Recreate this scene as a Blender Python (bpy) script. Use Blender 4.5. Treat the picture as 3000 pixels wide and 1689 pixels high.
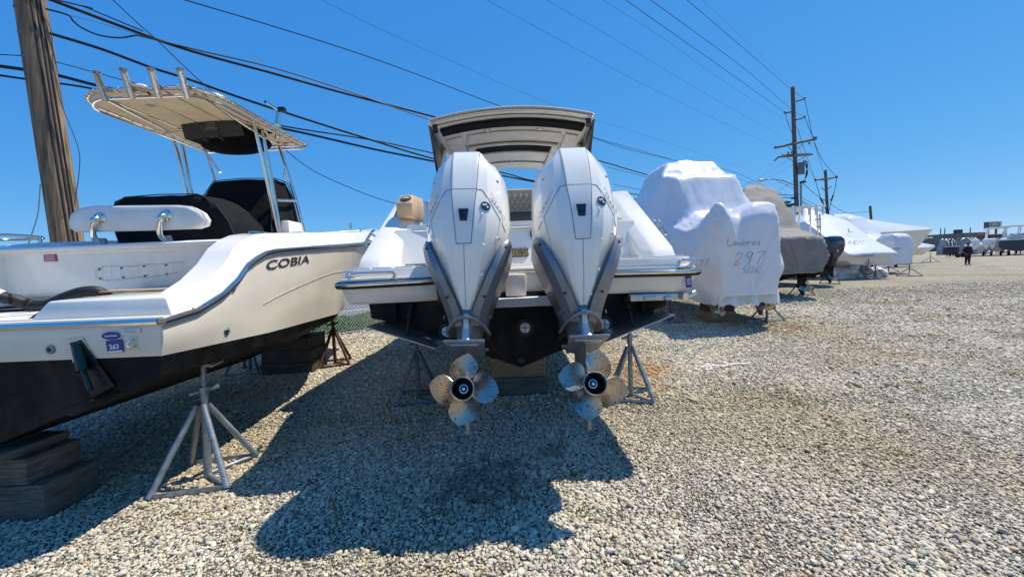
import bpy, bmesh, math, random
import numpy as np
from mathutils import Vector, Matrix, noise as mnoise
random.seed(7)
R = math.radians
for o in list(bpy.data.objects): bpy.data.objects.remove(o)
SC = bpy.context.scene
COL = SC.collection

# ---------------------------------------------------------------- camera
PITCH, ROLL, CAMH = R(3.6), 0.04, 1.5
camd = bpy.data.cameras.new('camera'); cam = bpy.data.objects.new('camera', camd); COL.objects.link(cam)
camd.sensor_width = 36.0; camd.lens = 36.0*1120/3000; camd.clip_start = 0.05; camd.clip_end = 5000
cam.matrix_world = Matrix.Translation((0, 0, CAMH)) @ (Matrix.Rotation(math.pi/2-PITCH, 4, 'X') @ Matrix.Rotation(-ROLL, 4, 'Z'))
SC.camera = cam
# ---------------------------------------------------------------- world, sun, exposure
SUN = Vector((0.488, 0.27, 1.0)).normalized()
elev = math.asin(SUN.z); azim = math.atan2(SUN.x, SUN.y)
W = bpy.data.worlds.new('World'); SC.world = W; W.use_nodes = True
nt = W.node_tree; bg = nt.nodes['Background']
sky = nt.nodes.new('ShaderNodeTexSky'); sky.sky_type = 'NISHITA'; sky.sun_disc = False
sky.sun_elevation = elev; sky.sun_rotation = azim; sky.altitude = 0; sky.air_density = 0.6; sky.dust_density = 0.0; sky.ozone_density = 4.0
# one tone curve over the whole sky (the phone camera's rendering of it), channel by channel
SKS = 0.12
sep = nt.nodes.new('ShaderNodeSeparateColor'); com = nt.nodes.new('ShaderNodeCombineColor'); nt.links.new(sky.outputs[0], sep.inputs[0])
for i, (g, k) in enumerate(((1.0, .455), (.50, .53), (.20, .72))):
    m1 = nt.nodes.new('ShaderNodeMath'); m1.operation = 'MULTIPLY'; m1.inputs[1].default_value = 0.12
    m2 = nt.nodes.new('ShaderNodeMath'); m2.operation = 'POWER'; m2.inputs[1].default_value = g
    m3 = nt.nodes.new('ShaderNodeMath'); m3.operation = 'MULTIPLY'; m3.inputs[1].default_value = k/SKS
    nt.links.new(sep.outputs[i], m1.inputs[0]); nt.links.new(m1.outputs[0], m2.inputs[0]); nt.links.new(m2.outputs[0], m3.inputs[0]); nt.links.new(m3.outputs[0], com.inputs[i])
nt.links.new(com.outputs[0], bg.inputs['Color'])
bg.inputs['Strength'].default_value = SKS
sund = bpy.data.lights.new('sun', 'SUN'); sund.energy = 4.6; sund.angle = R(0.53); sund.color = (1.0, 0.94, 0.83)
sun = bpy.data.objects.new('sun', sund); COL.objects.link(sun)
sun.rotation_euler = SUN.to_track_quat('Z', 'Y').to_euler(); sun.location = (20, 8, 40)
SC.view_settings.view_transform = 'Standard'; SC.view_settings.look = 'None'
SC.view_settings.exposure = 0.36; SC.view_settings.gamma = 1.0
SC.render.engine = 'CYCLES'

# ---------------------------------------------------------------- pixel helpers (photograph pixels -> points of the place)
CR = cam.matrix_world.to_3x3()
def ray(x, y): return CR @ Vector(((x-1500)/1120, -(y-844.5)/1120, -1.0))
def P(x, y, Y):
    d = ray(x, y); return Vector((0, 0, CAMH)) + d*(Y/d.y)
def PX(x, y, X):
    d = ray(x, y); return Vector((0, 0, CAMH)) + d*(X/d.x)
def G(x, y, z=0.0):
    d = ray(x, y); return Vector((0, 0, CAMH)) + d*((z-CAMH)/d.z)

# ---------------------------------------------------------------- materials
MATS = {}
def mat(name, col, rough=0.5, metal=0.0, var=0.0, vscale=6.0, col2=None, bump=0.0, bscale=60.0, coat=0.0, dirt=None, spec=0.5, stretch=None, detail=6.0, lo=0.35, hi=0.65, rvar=0.0):
    if name in MATS: return MATS[name]
    m = bpy.data.materials.new(name); m.use_nodes = True; MATS[name] = m
    t = m.node_tree; b = t.nodes['Principled BSDF']
    b.inputs['Base Color'].default_value = (*col, 1); b.inputs['Roughness'].default_value = rough; b.inputs['Metallic'].default_value = metal
    b.inputs['Specular IOR Level'].default_value = spec
    if coat: b.inputs['Coat Weight'].default_value = coat; b.inputs['Coat Roughness'].default_value = 0.06
    tc = t.nodes.new('ShaderNodeTexCoord'); src = tc.outputs['Object']
    if stretch:
        mp = t.nodes.new('ShaderNodeMapping'); mp.inputs['Scale'].default_value = stretch; t.links.new(src, mp.inputs['Vector']); src = mp.outputs[0]
    if var or col2:
        n = t.nodes.new('ShaderNodeTexNoise'); n.inputs['Scale'].default_value = vscale; n.inputs['Detail'].default_value = detail; n.inputs['Roughness'].default_value = 0.65
        t.links.new(src, n.inputs['Vector'])
        r = t.nodes.new('ShaderNodeValToRGB'); r.color_ramp.elements[0].position = lo; r.color_ramp.elements[1].position = hi
        c2 = col2 if col2 else tuple(max(0, c*(1-var)) for c in col); c1 = col if col2 else tuple(min(1, c*(1+var*0.5)) for c in col)
        r.color_ramp.elements[0].color = (*c2, 1); r.color_ramp.elements[1].color = (*c1, 1)
        t.links.new(n.outputs['Fac'], r.inputs[0]); t.links.new(r.outputs[0], b.inputs['Base Color'])
        if rvar:
            mr = t.nodes.new('ShaderNodeMapRange'); mr.inputs[3].default_value = rough+rvar; mr.inputs[4].default_value = max(0.02, rough-rvar)
            t.links.new(n.outputs['Fac'], mr.inputs[0]); t.links.new(mr.outputs[0], b.inputs['Roughness'])
    if bump:
        n2 = t.nodes.new('ShaderNodeTexNoise'); n2.inputs['Scale'].default_value = bscale; n2.inputs['Detail'].default_value = 4
        t.links.new(src, n2.inputs['Vector'])
        bp = t.nodes.new('ShaderNodeBump'); bp.inputs['Strength'].default_value = bump; bp.inputs['Distance'].default_value = 0.01
        t.links.new(n2.outputs['Fac'], bp.inputs['Height']); t.links.new(bp.outputs[0], b.inputs['Normal'])
    return m

mat('gelcoat', (.85, .81, .73), .16, var=.05, vscale=3, coat=.4, rvar=.05)
mat('gelcoat_cream', (.77, .70, .58), .15, var=.05, vscale=2.2, coat=.5, rvar=.05)
mat('gelcoat_deck', (.85, .82, .75), .32, var=.06, vscale=4, bump=.03, bscale=500)
mat('cowl_white', (.90, .865, .78), .13, var=.03, vscale=3, coat=.7, rvar=.03)
mat('cowl_panel', (.83, .81, .745), .16, var=.03, vscale=3, coat=.6)
mat('chap_grey', (.25, .265, .29), .36, metal=.6, var=.10, vscale=5, rvar=.06)
mat('leg_grey', (.25, .26, .265), .38, metal=.35, var=.15, vscale=14, rvar=.08)
mat('leg_sunlit', (.72, .73, .73), .35, metal=.2, var=.12, vscale=16)  # leg colour with sunlight put in, for the trailing ridge
mat('antifoul', (.0055, .006, .007), .6, var=.45, vscale=7, bump=.25, bscale=40, spec=.18)
mat('black_plastic', (.012, .012, .013), .42, var=.3, vscale=20)
mat('black_rubber', (.015, .015, .016), .6, var=.3, vscale=30)
mat('seam', (.16, .17, .18), .6)
mat('chrome', (.80, .755, .685), .17, metal=1.0, rvar=.05, var=.08, vscale=20)
mat('stainless', (.47, .42, .35), .40, metal=1.0, col2=(.12, .095, .07), vscale=55, lo=.34, hi=.41, rvar=.08, detail=3)
mat('alu', (.58, .59, .60), .34, metal=.9, var=.15, vscale=15)
mat('canvas_black', (.006, .0065, .008), .9, var=.4, vscale=9, bump=.3, bscale=30, spec=.2)
mat('canvas_tan', (.66, .59, .47), .9, var=.14, vscale=5, bump=.15, bscale=90)
mat('vinyl_white', (.76, .75, .70), .45, var=.08, vscale=6, bump=.06, bscale=200)
mat('vinyl_tan', (.62, .42, .24), .42, var=.12, vscale=8, bump=.05, bscale=200)
mat('vinyl_dark', (.032, .030, .030), .45, var=.3, vscale=8)
mat('hard_under', (.74, .70, .62), .5, var=.12, vscale=5, bump=.1, bscale=120)
mat('glass_dark', (.010, .010, .012), .06, coat=.5)
mat('nonskid', (.66, .655, .63), .7, var=.2, vscale=60, bump=.3, bscale=400)
mat('eva_grey', (.40, .40, .41), .8, var=.25, vscale=50, bump=.2, bscale=300)
mat('galv', (.30, .34, .36), .45, metal=.55, var=.35, vscale=18, rvar=.12)
mat('galv_dark', (.17, .19, .21), .5, metal=.5, var=.35, vscale=18)
mat('rusty', (.135, .055, .03), .85, metal=.1, col2=(.05, .026, .018), vscale=16, bump=.3, bscale=80)
mat('stand_purple', (.17, .16, .19), .55, metal=.3, var=.3, vscale=12)
mat('timber', (.36, .25, .145), .8, col2=(.17, .105, .06), vscale=5, stretch=(1.2, 1.2, 14), bump=.5, bscale=20, lo=.3, hi=.7)
mat('timber_grey', (.185, .165, .135), .9, col2=(.05, .044, .036), vscale=5, stretch=(1.2, 1.2, 16), bump=.5, bscale=20, lo=.3, hi=.7)
mat('timber_dark', (.10, .085, .068), .85, col2=(.045, .037, .03), vscale=5, stretch=(1.2, 1.2, 14), bump=.5, bscale=20)
mat('pole_wood', (.33, .225, .135), .9, col2=(.095, .062, .038), vscale=9, stretch=(3, 3, .16), bump=.9, bscale=26, lo=.36, hi=.62)
mat('pole_far', (.12, .105, .09), .9, var=.4, vscale=5, stretch=(3, 3, .2))
mat('wire', (.006, .006, .007), .6)
mat('wire_grey', (.05, .055, .06), .6)
mat('gold', (.50, .33, .09), .35, metal=.6)
mat('black_paint', (.008, .008, .008), .4)
mat('decal_blue', (.045, .05, .24), .4)
mat('decal_red', (.34, .015, .025), .5)
mat('decal_white', (.78, .78, .78), .45)
mat('decal_grey', (.28, .28, .28), .5)
mat('shrink', (.77, .78, .805), .24, var=.05, vscale=2.0, bump=.25, bscale=8, coat=.3)
mat('canvas_grey', (.235, .215, .195), .85, var=.16, vscale=2.5, bump=.25, bscale=22)
mat('marker', (.09, .09, .11), .6)
mat('badge_dark', (.10, .10, .105), .25, metal=.8)
mat('plywood', (.52, .36, .22), .8, var=.25, vscale=8)
mat('navy', (.012, .020, .045), .18, coat=.6, var=.2, vscale=5)
mat('cloth_dark', (.010, .010, .012), .85, var=.4, vscale=12)
mat('skin', (.35, .20, .14), .6)
mat('steel_far', (.11, .12, .13), .6, var=.2)
mat('lamp_head', (.45, .46, .47), .4)

def translucent(name, amount, col):
    m = MATS[name]; t = m.node_tree; b = t.nodes['Principled BSDF']; o = t.nodes['Material Output']
    tr = t.nodes.new('ShaderNodeBsdfTranslucent'); tr.inputs[0].default_value = (*col, 1); mx = t.nodes.new('ShaderNodeMixShader'); mx.inputs[0].default_value = amount
    t.links.new(b.outputs[0], mx.inputs[1]); t.links.new(tr.outputs[0], mx.inputs[2]); t.links.new(mx.outputs[0], o.inputs[0])
def ridged(name, scale, strength, dist, stretch=(1, 1, 1)):
    m = MATS[name]; t = m.node_tree; b = t.nodes['Principled BSDF']; tc = t.nodes.new('ShaderNodeTexCoord'); mp = t.nodes.new('ShaderNodeMapping'); mp.inputs['Scale'].default_value = stretch
    n = t.nodes.new('ShaderNodeTexNoise'); n.noise_type = 'RIDGED_MULTIFRACTAL'; n.inputs['Scale'].default_value = scale; n.inputs['Detail'].default_value = 5; n.inputs['Roughness'].default_value = .55
    bp = t.nodes.new('ShaderNodeBump'); bp.inputs['Strength'].default_value = strength; bp.inputs['Distance'].default_value = dist
    t.links.new(tc.outputs['Object'], mp.inputs[0]); t.links.new(mp.outputs[0], n.inputs['Vector']); t.links.new(n.outputs['Fac'], bp.inputs['Height'])
    old = [l for l in t.links if l.to_node == b and l.to_socket.name == 'Normal']
    if old: t.links.new(old[0].from_socket, bp.inputs['Normal'])
    t.links.new(bp.outputs[0], b.inputs['Normal'])
ridged('shrink', 3.2, .34, .03, (1, 1, .7)); ridged('canvas_grey', 1.2, .7, .08, (1, .8, .5)); ridged('canvas_black', 2.5, .6, .03, (1, 1, .5))
def grime(name, col, amount, scale, stretch, lo=.5, hi=.75):
    m = MATS[name]; t = m.node_tree; b = t.nodes['Principled BSDF']; tc = t.nodes.new('ShaderNodeTexCoord'); mp = t.nodes.new('ShaderNodeMapping'); mp.inputs['Scale'].default_value = stretch; mp.inputs['Location'].default_value = (3.1, 1.7, 5.3)
    n = t.nodes.new('ShaderNodeTexNoise'); n.inputs['Scale'].default_value = scale; n.inputs['Detail'].default_value = 8; n.inputs['Roughness'].default_value = .7
    mr = t.nodes.new('ShaderNodeMapRange'); mr.inputs[1].default_value = lo; mr.inputs[2].default_value = hi; mr.inputs[3].default_value = 0; mr.inputs[4].default_value = amount
    mx = t.nodes.new('ShaderNodeMix'); mx.data_type = 'RGBA'; mx.inputs[7].default_value = (*col, 1)
    t.links.new(tc.outputs['Object'], mp.inputs[0]); t.links.new(mp.outputs[0], n.inputs['Vector']); t.links.new(n.outputs['Fac'], mr.inputs[0]); t.links.new(mr.outputs[0], mx.inputs[0])
    ln = [l for l in t.links if l.to_node == b and l.to_socket.name == 'Base Color']
    if ln: t.links.new(ln[0].from_socket, mx.inputs[6])
    else: mx.inputs[6].default_value = b.inputs['Base Color'].default_value
    t.links.new(mx.outputs[2], b.inputs['Base Color'])
grime('gelcoat', (.45, .40, .31), .28, 3.0, (1, 1, .35)); grime('gelcoat_cream', (.42, .36, .26), .30, 2.2, (1, 1, .3)); grime('gelcoat_deck', (.45, .41, .33), .35, 5.0, (1, 1, 1)); grime('cowl_white', (.50, .48, .42), .16, 5.0, (1, 1, .3))
grime('antifoul', (.055, .052, .048), .7, 2.6, (1, 1, .6), .48, .8); grime('galv', (.20, .11, .06), .5, 9.0, (1, 1, .6), .55, .75); grime('timber_grey', (.03, .026, .022), .8, 3.0, (1, 1, 1), .5, .7); grime('timber_dark', (.012, .01, .009), .8, 3.0, (1, 1, 1), .5, .7); grime('canvas_tan', (.40, .33, .22), .35, 2.5, (1, 1, 1)); grime('shrink', (.60, .61, .62), .35, 1.5, (1, 1, .5), .5, .8); grime('alu', (.25, .23, .2), .4, 9, (1, 1, 1))
translucent('canvas_tan', .45, (.70, .60, .44)); translucent('shrink', .08, (.85, .87, .9))
# ---------------------------------------------------------------- shapes: every function returns (verts, faces)
def join(*gs):
    V, Fc = [], []
    for v, f in gs:
        n = len(V); V += [tuple(p) for p in v]; Fc += [tuple(i+n for i in q) for q in f]
    return V, Fc
def xf(g, M): return [tuple(M @ Vector(p)) for p in g[0]], g[1]
def loft(rings, closed=True, cap0=True, cap1=True):
    n = len(rings[0]); V = [tuple(p) for r in rings for p in r]; Fc = []
    for i in range(len(rings)-1):
        for j in range(n if closed else n-1):
            k = (j+1) % n
            Fc.append((i*n+j, i*n+k, (i+1)*n+k, (i+1)*n+j))
    if cap0: Fc.append(tuple(range(n-1, -1, -1)))
    if cap1: Fc.append(tuple(range((len(rings)-1)*n, len(rings)*n)))
    return V, Fc
def smooth_path(pts, k=6):
    pts = [Vector(p) for p in pts]
    if len(pts) < 3: return pts
    out = []
    for i in range(len(pts)-1):
        a = pts[max(i-1, 0)]; b = pts[i]; c = pts[i+1]; d = pts[min(i+2, len(pts)-1)]
        for s in range(k):
            t = s/k
            out.append(0.5*((2*b)+(c-a)*t+(2*a-5*b+4*c-d)*t*t+(3*b-a-3*c+d)*t**3))
    out.append(pts[-1]); return out
def tube(pts, r, n=8, smooth=0, sq=None):
    pts = smooth_path(pts, smooth) if smooth else [Vector(p) for p in pts]
    m = len(pts); rs = r if isinstance(r, (list, tuple)) else [r]*m
    if len(rs) != m: rs = [rs[min(len(rs)-1, int(i*(len(rs)-1)/(m-1)))] for i in range(m)]
    T = [(pts[min(i+1, m-1)]-pts[max(i-1, 0)]).normalized() for i in range(m)]
    u = T[0].orthogonal().normalized(); rings = []
    for i in range(m):
        u = (u - T[i]*u.dot(T[i]))
        u = u.normalized() if u.length > 1e-6 else T[i].orthogonal().normalized()
        v = T[i].cross(u)
        rings.append([pts[i]+(u*math.cos(2*math.pi*j/n)+v*math.sin(2*math.pi*j/n))*rs[i] for j in range(n)])
    return loft(rings)
def lathe(prof, p0, axis, n=20, cap=True):
    a = Vector(axis).normalized(); u = a.orthogonal().normalized(); v = a.cross(u); p0 = Vector(p0)
    rings = [[p0+a*h+(u*math.cos(2*math.pi*j/n)+v*math.sin(2*math.pi*j/n))*max(r, 1e-4) for j in range(n)] for r, h in prof]
    return loft(rings, True, cap, cap)
def bevel(g, w, seg=2):
    bm = bmesh.new(); vs = [bm.verts.new(p) for p in g[0]]
    for f in g[1]:
        try: bm.faces.new([vs[i] for i in f])
        except ValueError: pass
    bm.normal_update()
    bmesh.ops.recalc_face_normals(bm, faces=bm.faces[:])
    ed = [e for e in bm.edges if len(e.link_faces) == 2 and e.calc_face_angle(0) > R(25)]
    bmesh.ops.bevel(bm, geom=ed, offset=w, segments=seg, affect='EDGES', profile=0.5, clamp_overlap=True)
    bm.verts.index_update()
    out = ([tuple(v.co) for v in bm.verts], [tuple(v.index for v in f.verts) for f in bm.faces]); bm.free(); return out
def box(c, s, rz=0, bev=0, M=None):
    x, y, z = s[0]/2, s[1]/2, s[2]/2
    v = [(-x,-y,-z),(x,-y,-z),(x,y,-z),(-x,y,-z),(-x,-y,z),(x,-y,z),(x,y,z),(-x,y,z)]
    f = [(3,2,1,0),(4,5,6,7),(0,1,5,4),(1,2,6,5),(2,3,7,6),(3,0,4,7)]
    g = (v, f)
    if bev: g = bevel(g, bev)
    MM = Matrix.Translation(c) @ Matrix.Rotation(rz, 4, 'Z')
    if M is not None: MM = MM @ M
    return xf(g, MM)
def prism(a, b):
    """two matching 3D polygons joined into a solid"""
    return loft([a, b])
def grid(fn, nu, nv):
    V = [tuple(fn(i/nu, j/nv)) for i in range(nu+1) for j in range(nv+1)]; Fc = []
    for i in range(nu):
        for j in range(nv):
            a = i*(nv+1)+j; Fc.append((a, a+nv+1, a+nv+2, a+1))
    return V, Fc
def solid(g, t):
    """thicken an open sheet along its normals"""
    bm = bmesh.new(); vs = [bm.verts.new(p) for p in g[0]]
    for f in g[1]: bm.faces.new([vs[i] for i in f])
    bm.normal_update(); bmesh.ops.solidify(bm, geom=bm.faces[:], thickness=t)
    bm.verts.index_update()
    out = ([tuple(v.co) for v in bm.verts], [tuple(v.index for v in f.verts) for f in bm.faces]); bm.free(); return out
def sphere(c, r, n=12, m=8, s=(1, 1, 1)):
    rings = []
    for i in range(m+1):
        a = -math.pi/2+math.pi*i/m
        rings.append([(c[0]+s[0]*r*max(math.cos(a), .01)*math.cos(2*math.pi*j/n), c[1]+s[1]*r*max(math.cos(a), .01)*math.sin(2*math.pi*j/n), c[2]+s[2]*r*math.sin(a)) for j in range(n)])
    return loft(rings)
def text(s, size, M, depth=0.002, shear=0.0, sx=1.0, bold=0.0):
    """lettering as mesh; M maps the local xy plane to where it stands"""
    cu = bpy.data.curves.new('t', 'FONT'); cu.body = s; cu.size = size; cu.extrude = depth; cu.shear = shear; cu.offset = bold
    cu.align_x = 'CENTER'; cu.align_y = 'CENTER'; cu.resolution_u = 3
    ob = bpy.data.objects.new('t', cu); COL.objects.link(ob)
    dg = bpy.context.evaluated_depsgraph_get(); me = ob.evaluated_get(dg).to_mesh()
    v = [tuple(M @ Vector((p.co.x*sx, p.co.y, p.co.z))) for p in me.vertices]; f = [tuple(q.vertices) for q in me.polygons]
    bpy.data.objects.remove(ob); bpy.data.curves.remove(cu); return v, f
def frame(o, xd, yd):
    """matrix with origin o, local x along xd, local y near yd"""
    x = Vector(xd).normalized(); y = Vector(yd); y = (y-x*y.dot(x)).normalized(); z = x.cross(y)
    return Matrix(((x.x, y.x, z.x, o[0]), (x.y, y.y, z.y, o[1]), (x.z, y.z, z.z, o[2]), (0, 0, 0, 1)))

# ---------------------------------------------------------------- objects
INV = {}
def obj(name, g, m, parent=None, sharp=38, kind=None, label=None, cat=None, group=None, flat=False):
    me = bpy.data.meshes.new(name); me.from_pydata([tuple(p) for p in g[0]], [], [tuple(f) for f in g[1]])
    bm = bmesh.new(); bm.from_mesh(me); bmesh.ops.recalc_face_normals(bm, faces=bm.faces[:]); bm.to_mesh(me); bm.free()
    if not flat:
        for p in me.polygons: p.use_smooth = True
        me.set_sharp_from_angle(angle=R(sharp))
    me.materials.append(MATS[m] if isinstance(m, str) else m)
    o = bpy.data.objects.new(name, me); COL.objects.link(o)
    if parent is not None:
        o.parent = parent
        if parent.name in INV: o.matrix_parent_inverse = INV[parent.name]
    if kind: o['kind'] = kind
    if label: o['label'] = label
    if cat: o['category'] = cat
    if group: o['group'] = group
    return o
def objs(name, gs, m, parent=None, **k): return [obj(name, g, m, parent, **k) for g in gs]
def interp(keys, u):
    for i in range(len(keys)-1):
        if u <= keys[i+1][0]:
            t = (u-keys[i][0])/(keys[i+1][0]-keys[i][0]); return [keys[i][k]+(keys[i+1][k]-keys[i][k])*t for k in range(1, len(keys[0]))]
    return list(keys[-1][1:])
def thing(name, label, cat, loc=(0, 0, 0), rz=0.0, group=None, world=False):
    """an Empty at the thing's base; world=True: its parts are given in world coordinates"""
    o = bpy.data.objects.new(name, None); COL.objects.link(o); o.location = loc; o.rotation_euler = (0, 0, rz)
    o.empty_display_size = 0.2; o['label'] = label; o['category'] = cat
    if group: o['group'] = group
    if world: INV[o.name] = (Matrix.Translation(loc) @ Matrix.Rotation(rz, 4, 'Z')).inverted()
    return o
def copy_tree(o, parent=None):
    c = o.copy(); COL.objects.link(c); c.parent = parent
    for ch in list(o.children): copy_tree(ch, c)
    return c
# ================================================================ setting: ground, road, verge, gravel
def ground_material():
    m = bpy.data.materials.new('gravel_ground'); m.use_nodes = True; MATS['gravel_ground'] = m
    t = m.node_tree; b = t.nodes['Principled BSDF']; N = t.nodes.new; L = t.links.new
    tc = N('ShaderNodeTexCoord')
    v = N('ShaderNodeTexVoronoi'); v.inputs['Scale'].default_value = 42; v.inputs['Randomness'].default_value = 1
    L(tc.outputs['Object'], v.inputs['Vector'])
    sep = N('ShaderNodeSeparateColor'); L(v.outputs['Color'], sep.inputs[0])
    cr = N('ShaderNodeValToRGB'); e = cr.color_ramp.elements
    e[0].position = 0; e[0].color = (.13, .115, .085, 1); e[1].position = 1; e[1].color = (.61, .55, .43, 1)
    a = e.new(.35); a.color = (.36, .32, .245, 1); a = e.new(.7); a.color = (.49, .44, .34, 1)
    L(sep.outputs[0], cr.inputs[0])
    big = N('ShaderNodeTexNoise'); big.inputs['Scale'].default_value = .35; big.inputs['Detail'].default_value = 7; big.inputs['Roughness'].default_value = .7
    L(tc.outputs['Object'], big.inputs['Vector'])
    br = N('ShaderNodeValToRGB'); br.color_ramp.elements[0].position = .33; br.color_ramp.elements[0].color = (.74, .70, .62, 1)
    br.color_ramp.elements[1].position = .62; br.color_ramp.elements[1].color = (1.0, 1.0, 1.0, 1)
    L(big.outputs['Fac'], br.inputs[0])
    mx = N('ShaderNodeMix'); mx.data_type = 'RGBA'; mx.blend_type = 'MULTIPLY'; mx.inputs[0].default_value = 1
    L(cr.outputs[0], mx.inputs[6]); L(br.outputs[0], mx.inputs[7])
    # weeds and rusty patches
    wn = N('ShaderNodeTexNoise'); wn.inputs['Scale'].default_value = .55; wn.inputs['Detail'].default_value = 9; wn.inputs['Roughness'].default_value = .75
    mp = N('ShaderNodeMapping'); mp.inputs['Location'].default_value = (13, 4, 0); L(tc.outputs['Object'], mp.inputs[0]); L(mp.outputs[0], wn.inputs['Vector'])
    wr = N('ShaderNodeValToRGB'); wr.color_ramp.elements[0].position = .60; wr.color_ramp.elements[0].color = (0, 0, 0, 1); wr.color_ramp.elements[1].position = .76; wr.color_ramp.elements[1].color = (.55, .55, .55, 1)
    L(wn.outputs['Fac'], wr.inputs[0])
    mw = N('ShaderNodeMix'); mw.data_type = 'RGBA'; L(wr.outputs[0], mw.inputs[0]); L(mx.outputs[2], mw.inputs[6]); mw.inputs[7].default_value = (.30, .24, .11, 1)
    # shade between loose stones put into the colour, pale packed grit farther out
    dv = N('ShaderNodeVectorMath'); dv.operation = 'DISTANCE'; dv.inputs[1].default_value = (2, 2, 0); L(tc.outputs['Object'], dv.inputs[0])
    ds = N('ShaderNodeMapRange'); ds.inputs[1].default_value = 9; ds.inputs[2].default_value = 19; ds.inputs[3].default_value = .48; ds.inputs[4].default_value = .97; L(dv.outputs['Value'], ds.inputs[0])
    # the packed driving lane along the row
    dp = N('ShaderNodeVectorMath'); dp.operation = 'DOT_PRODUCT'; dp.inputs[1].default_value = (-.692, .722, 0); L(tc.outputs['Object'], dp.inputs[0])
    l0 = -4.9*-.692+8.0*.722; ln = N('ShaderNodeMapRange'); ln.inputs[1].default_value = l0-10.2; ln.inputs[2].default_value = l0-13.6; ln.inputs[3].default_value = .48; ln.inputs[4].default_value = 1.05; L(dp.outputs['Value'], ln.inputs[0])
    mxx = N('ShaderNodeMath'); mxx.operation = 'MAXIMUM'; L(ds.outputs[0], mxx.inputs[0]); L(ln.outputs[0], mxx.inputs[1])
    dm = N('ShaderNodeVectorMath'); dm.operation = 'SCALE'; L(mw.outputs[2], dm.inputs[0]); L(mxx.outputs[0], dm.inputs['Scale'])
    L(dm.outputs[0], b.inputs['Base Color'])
    b.inputs['Roughness'].default_value = .95; b.inputs['Specular IOR Level'].default_value = .2
    bp = N('ShaderNodeBump'); bp.inputs['Strength'].default_value = 1.0; bp.inputs['Distance'].default_value = .03; bp.invert = True
    L(v.outputs['Distance'], bp.inputs['Height']); L(bp.outputs[0], b.inputs['Normal'])
    return m
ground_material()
# one sheet to the horizon, finer near the camera, gently uneven
def ground_sheet():
    xs = sorted(set([-2500, -900, -300, -120, -60, -35]+list(np.arange(-24, 40.1, 1.0))+[48, 60, 80, 120, 300, 900, 2500]))
    ys = sorted(set([-900, -100, -30]+list(np.arange(-6, 40.1, 1.0))+[48, 60, 80, 120, 300, 900, 3000]))
    V, Fc = [], []
    for x in xs:
        for y in ys:
            d = math.hypot(x, y); a = .02*min(1, max(0, (d-6)/12)) if d < 45 else 0
            V.append((x, y, a*mnoise.noise((x*.23, y*.23, 0))))
    n = len(ys)
    for i in range(len(xs)-1):
        for j in range(n-1): Fc.append((i*n+j, (i+1)*n+j, (i+1)*n+j+1, i*n+j+1))
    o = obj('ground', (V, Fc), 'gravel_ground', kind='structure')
ground_sheet()
# the fence / road line
FD = Vector((.72, .69, 0)).normalized(); FN = Vector((-FD.y, FD.x, 0)); F0 = Vector((-4.9, 8.0, 0))
def fl(s, d, z=0.0): return F0+FD*s+FN*d+Vector((0, 0, z))
def strip(name, d0, d1, z, m, s0=-60, s1=240, n=60, kind='structure', **k):
    return obj(name, grid(lambda u, v: fl(s0+(s1-s0)*u, d0+(d1-d0)*v, z), n, 2), m, kind=kind, **k)
mat('asphalt', (.20, .20, .205), .9, var=.18, vscale=1.2, bump=.2, bscale=200)
mat('road_edge', (.46, .42, .34), .9, var=.2, vscale=4)
mat('road_yellow', (.55, .36, .06), .7, var=.2, vscale=9)
mat('verge_soil', (.10, .115, .05), .95, var=.4, vscale=5)
strip('verge', .35, 3.2, .030, 'verge_soil')
strip('road', 3.2, 13.0, .034, 'asphalt')
strip('road_line', 5.0, 5.14, .038, 'decal_white')
strip('road_line', 8.6, 8.74, .038, 'road_yellow')
strip('road_line', 8.9, 9.04, .038, 'road_yellow')
strip('road_shoulder', 13.0, 15.0, .036, 'road_edge')

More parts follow.
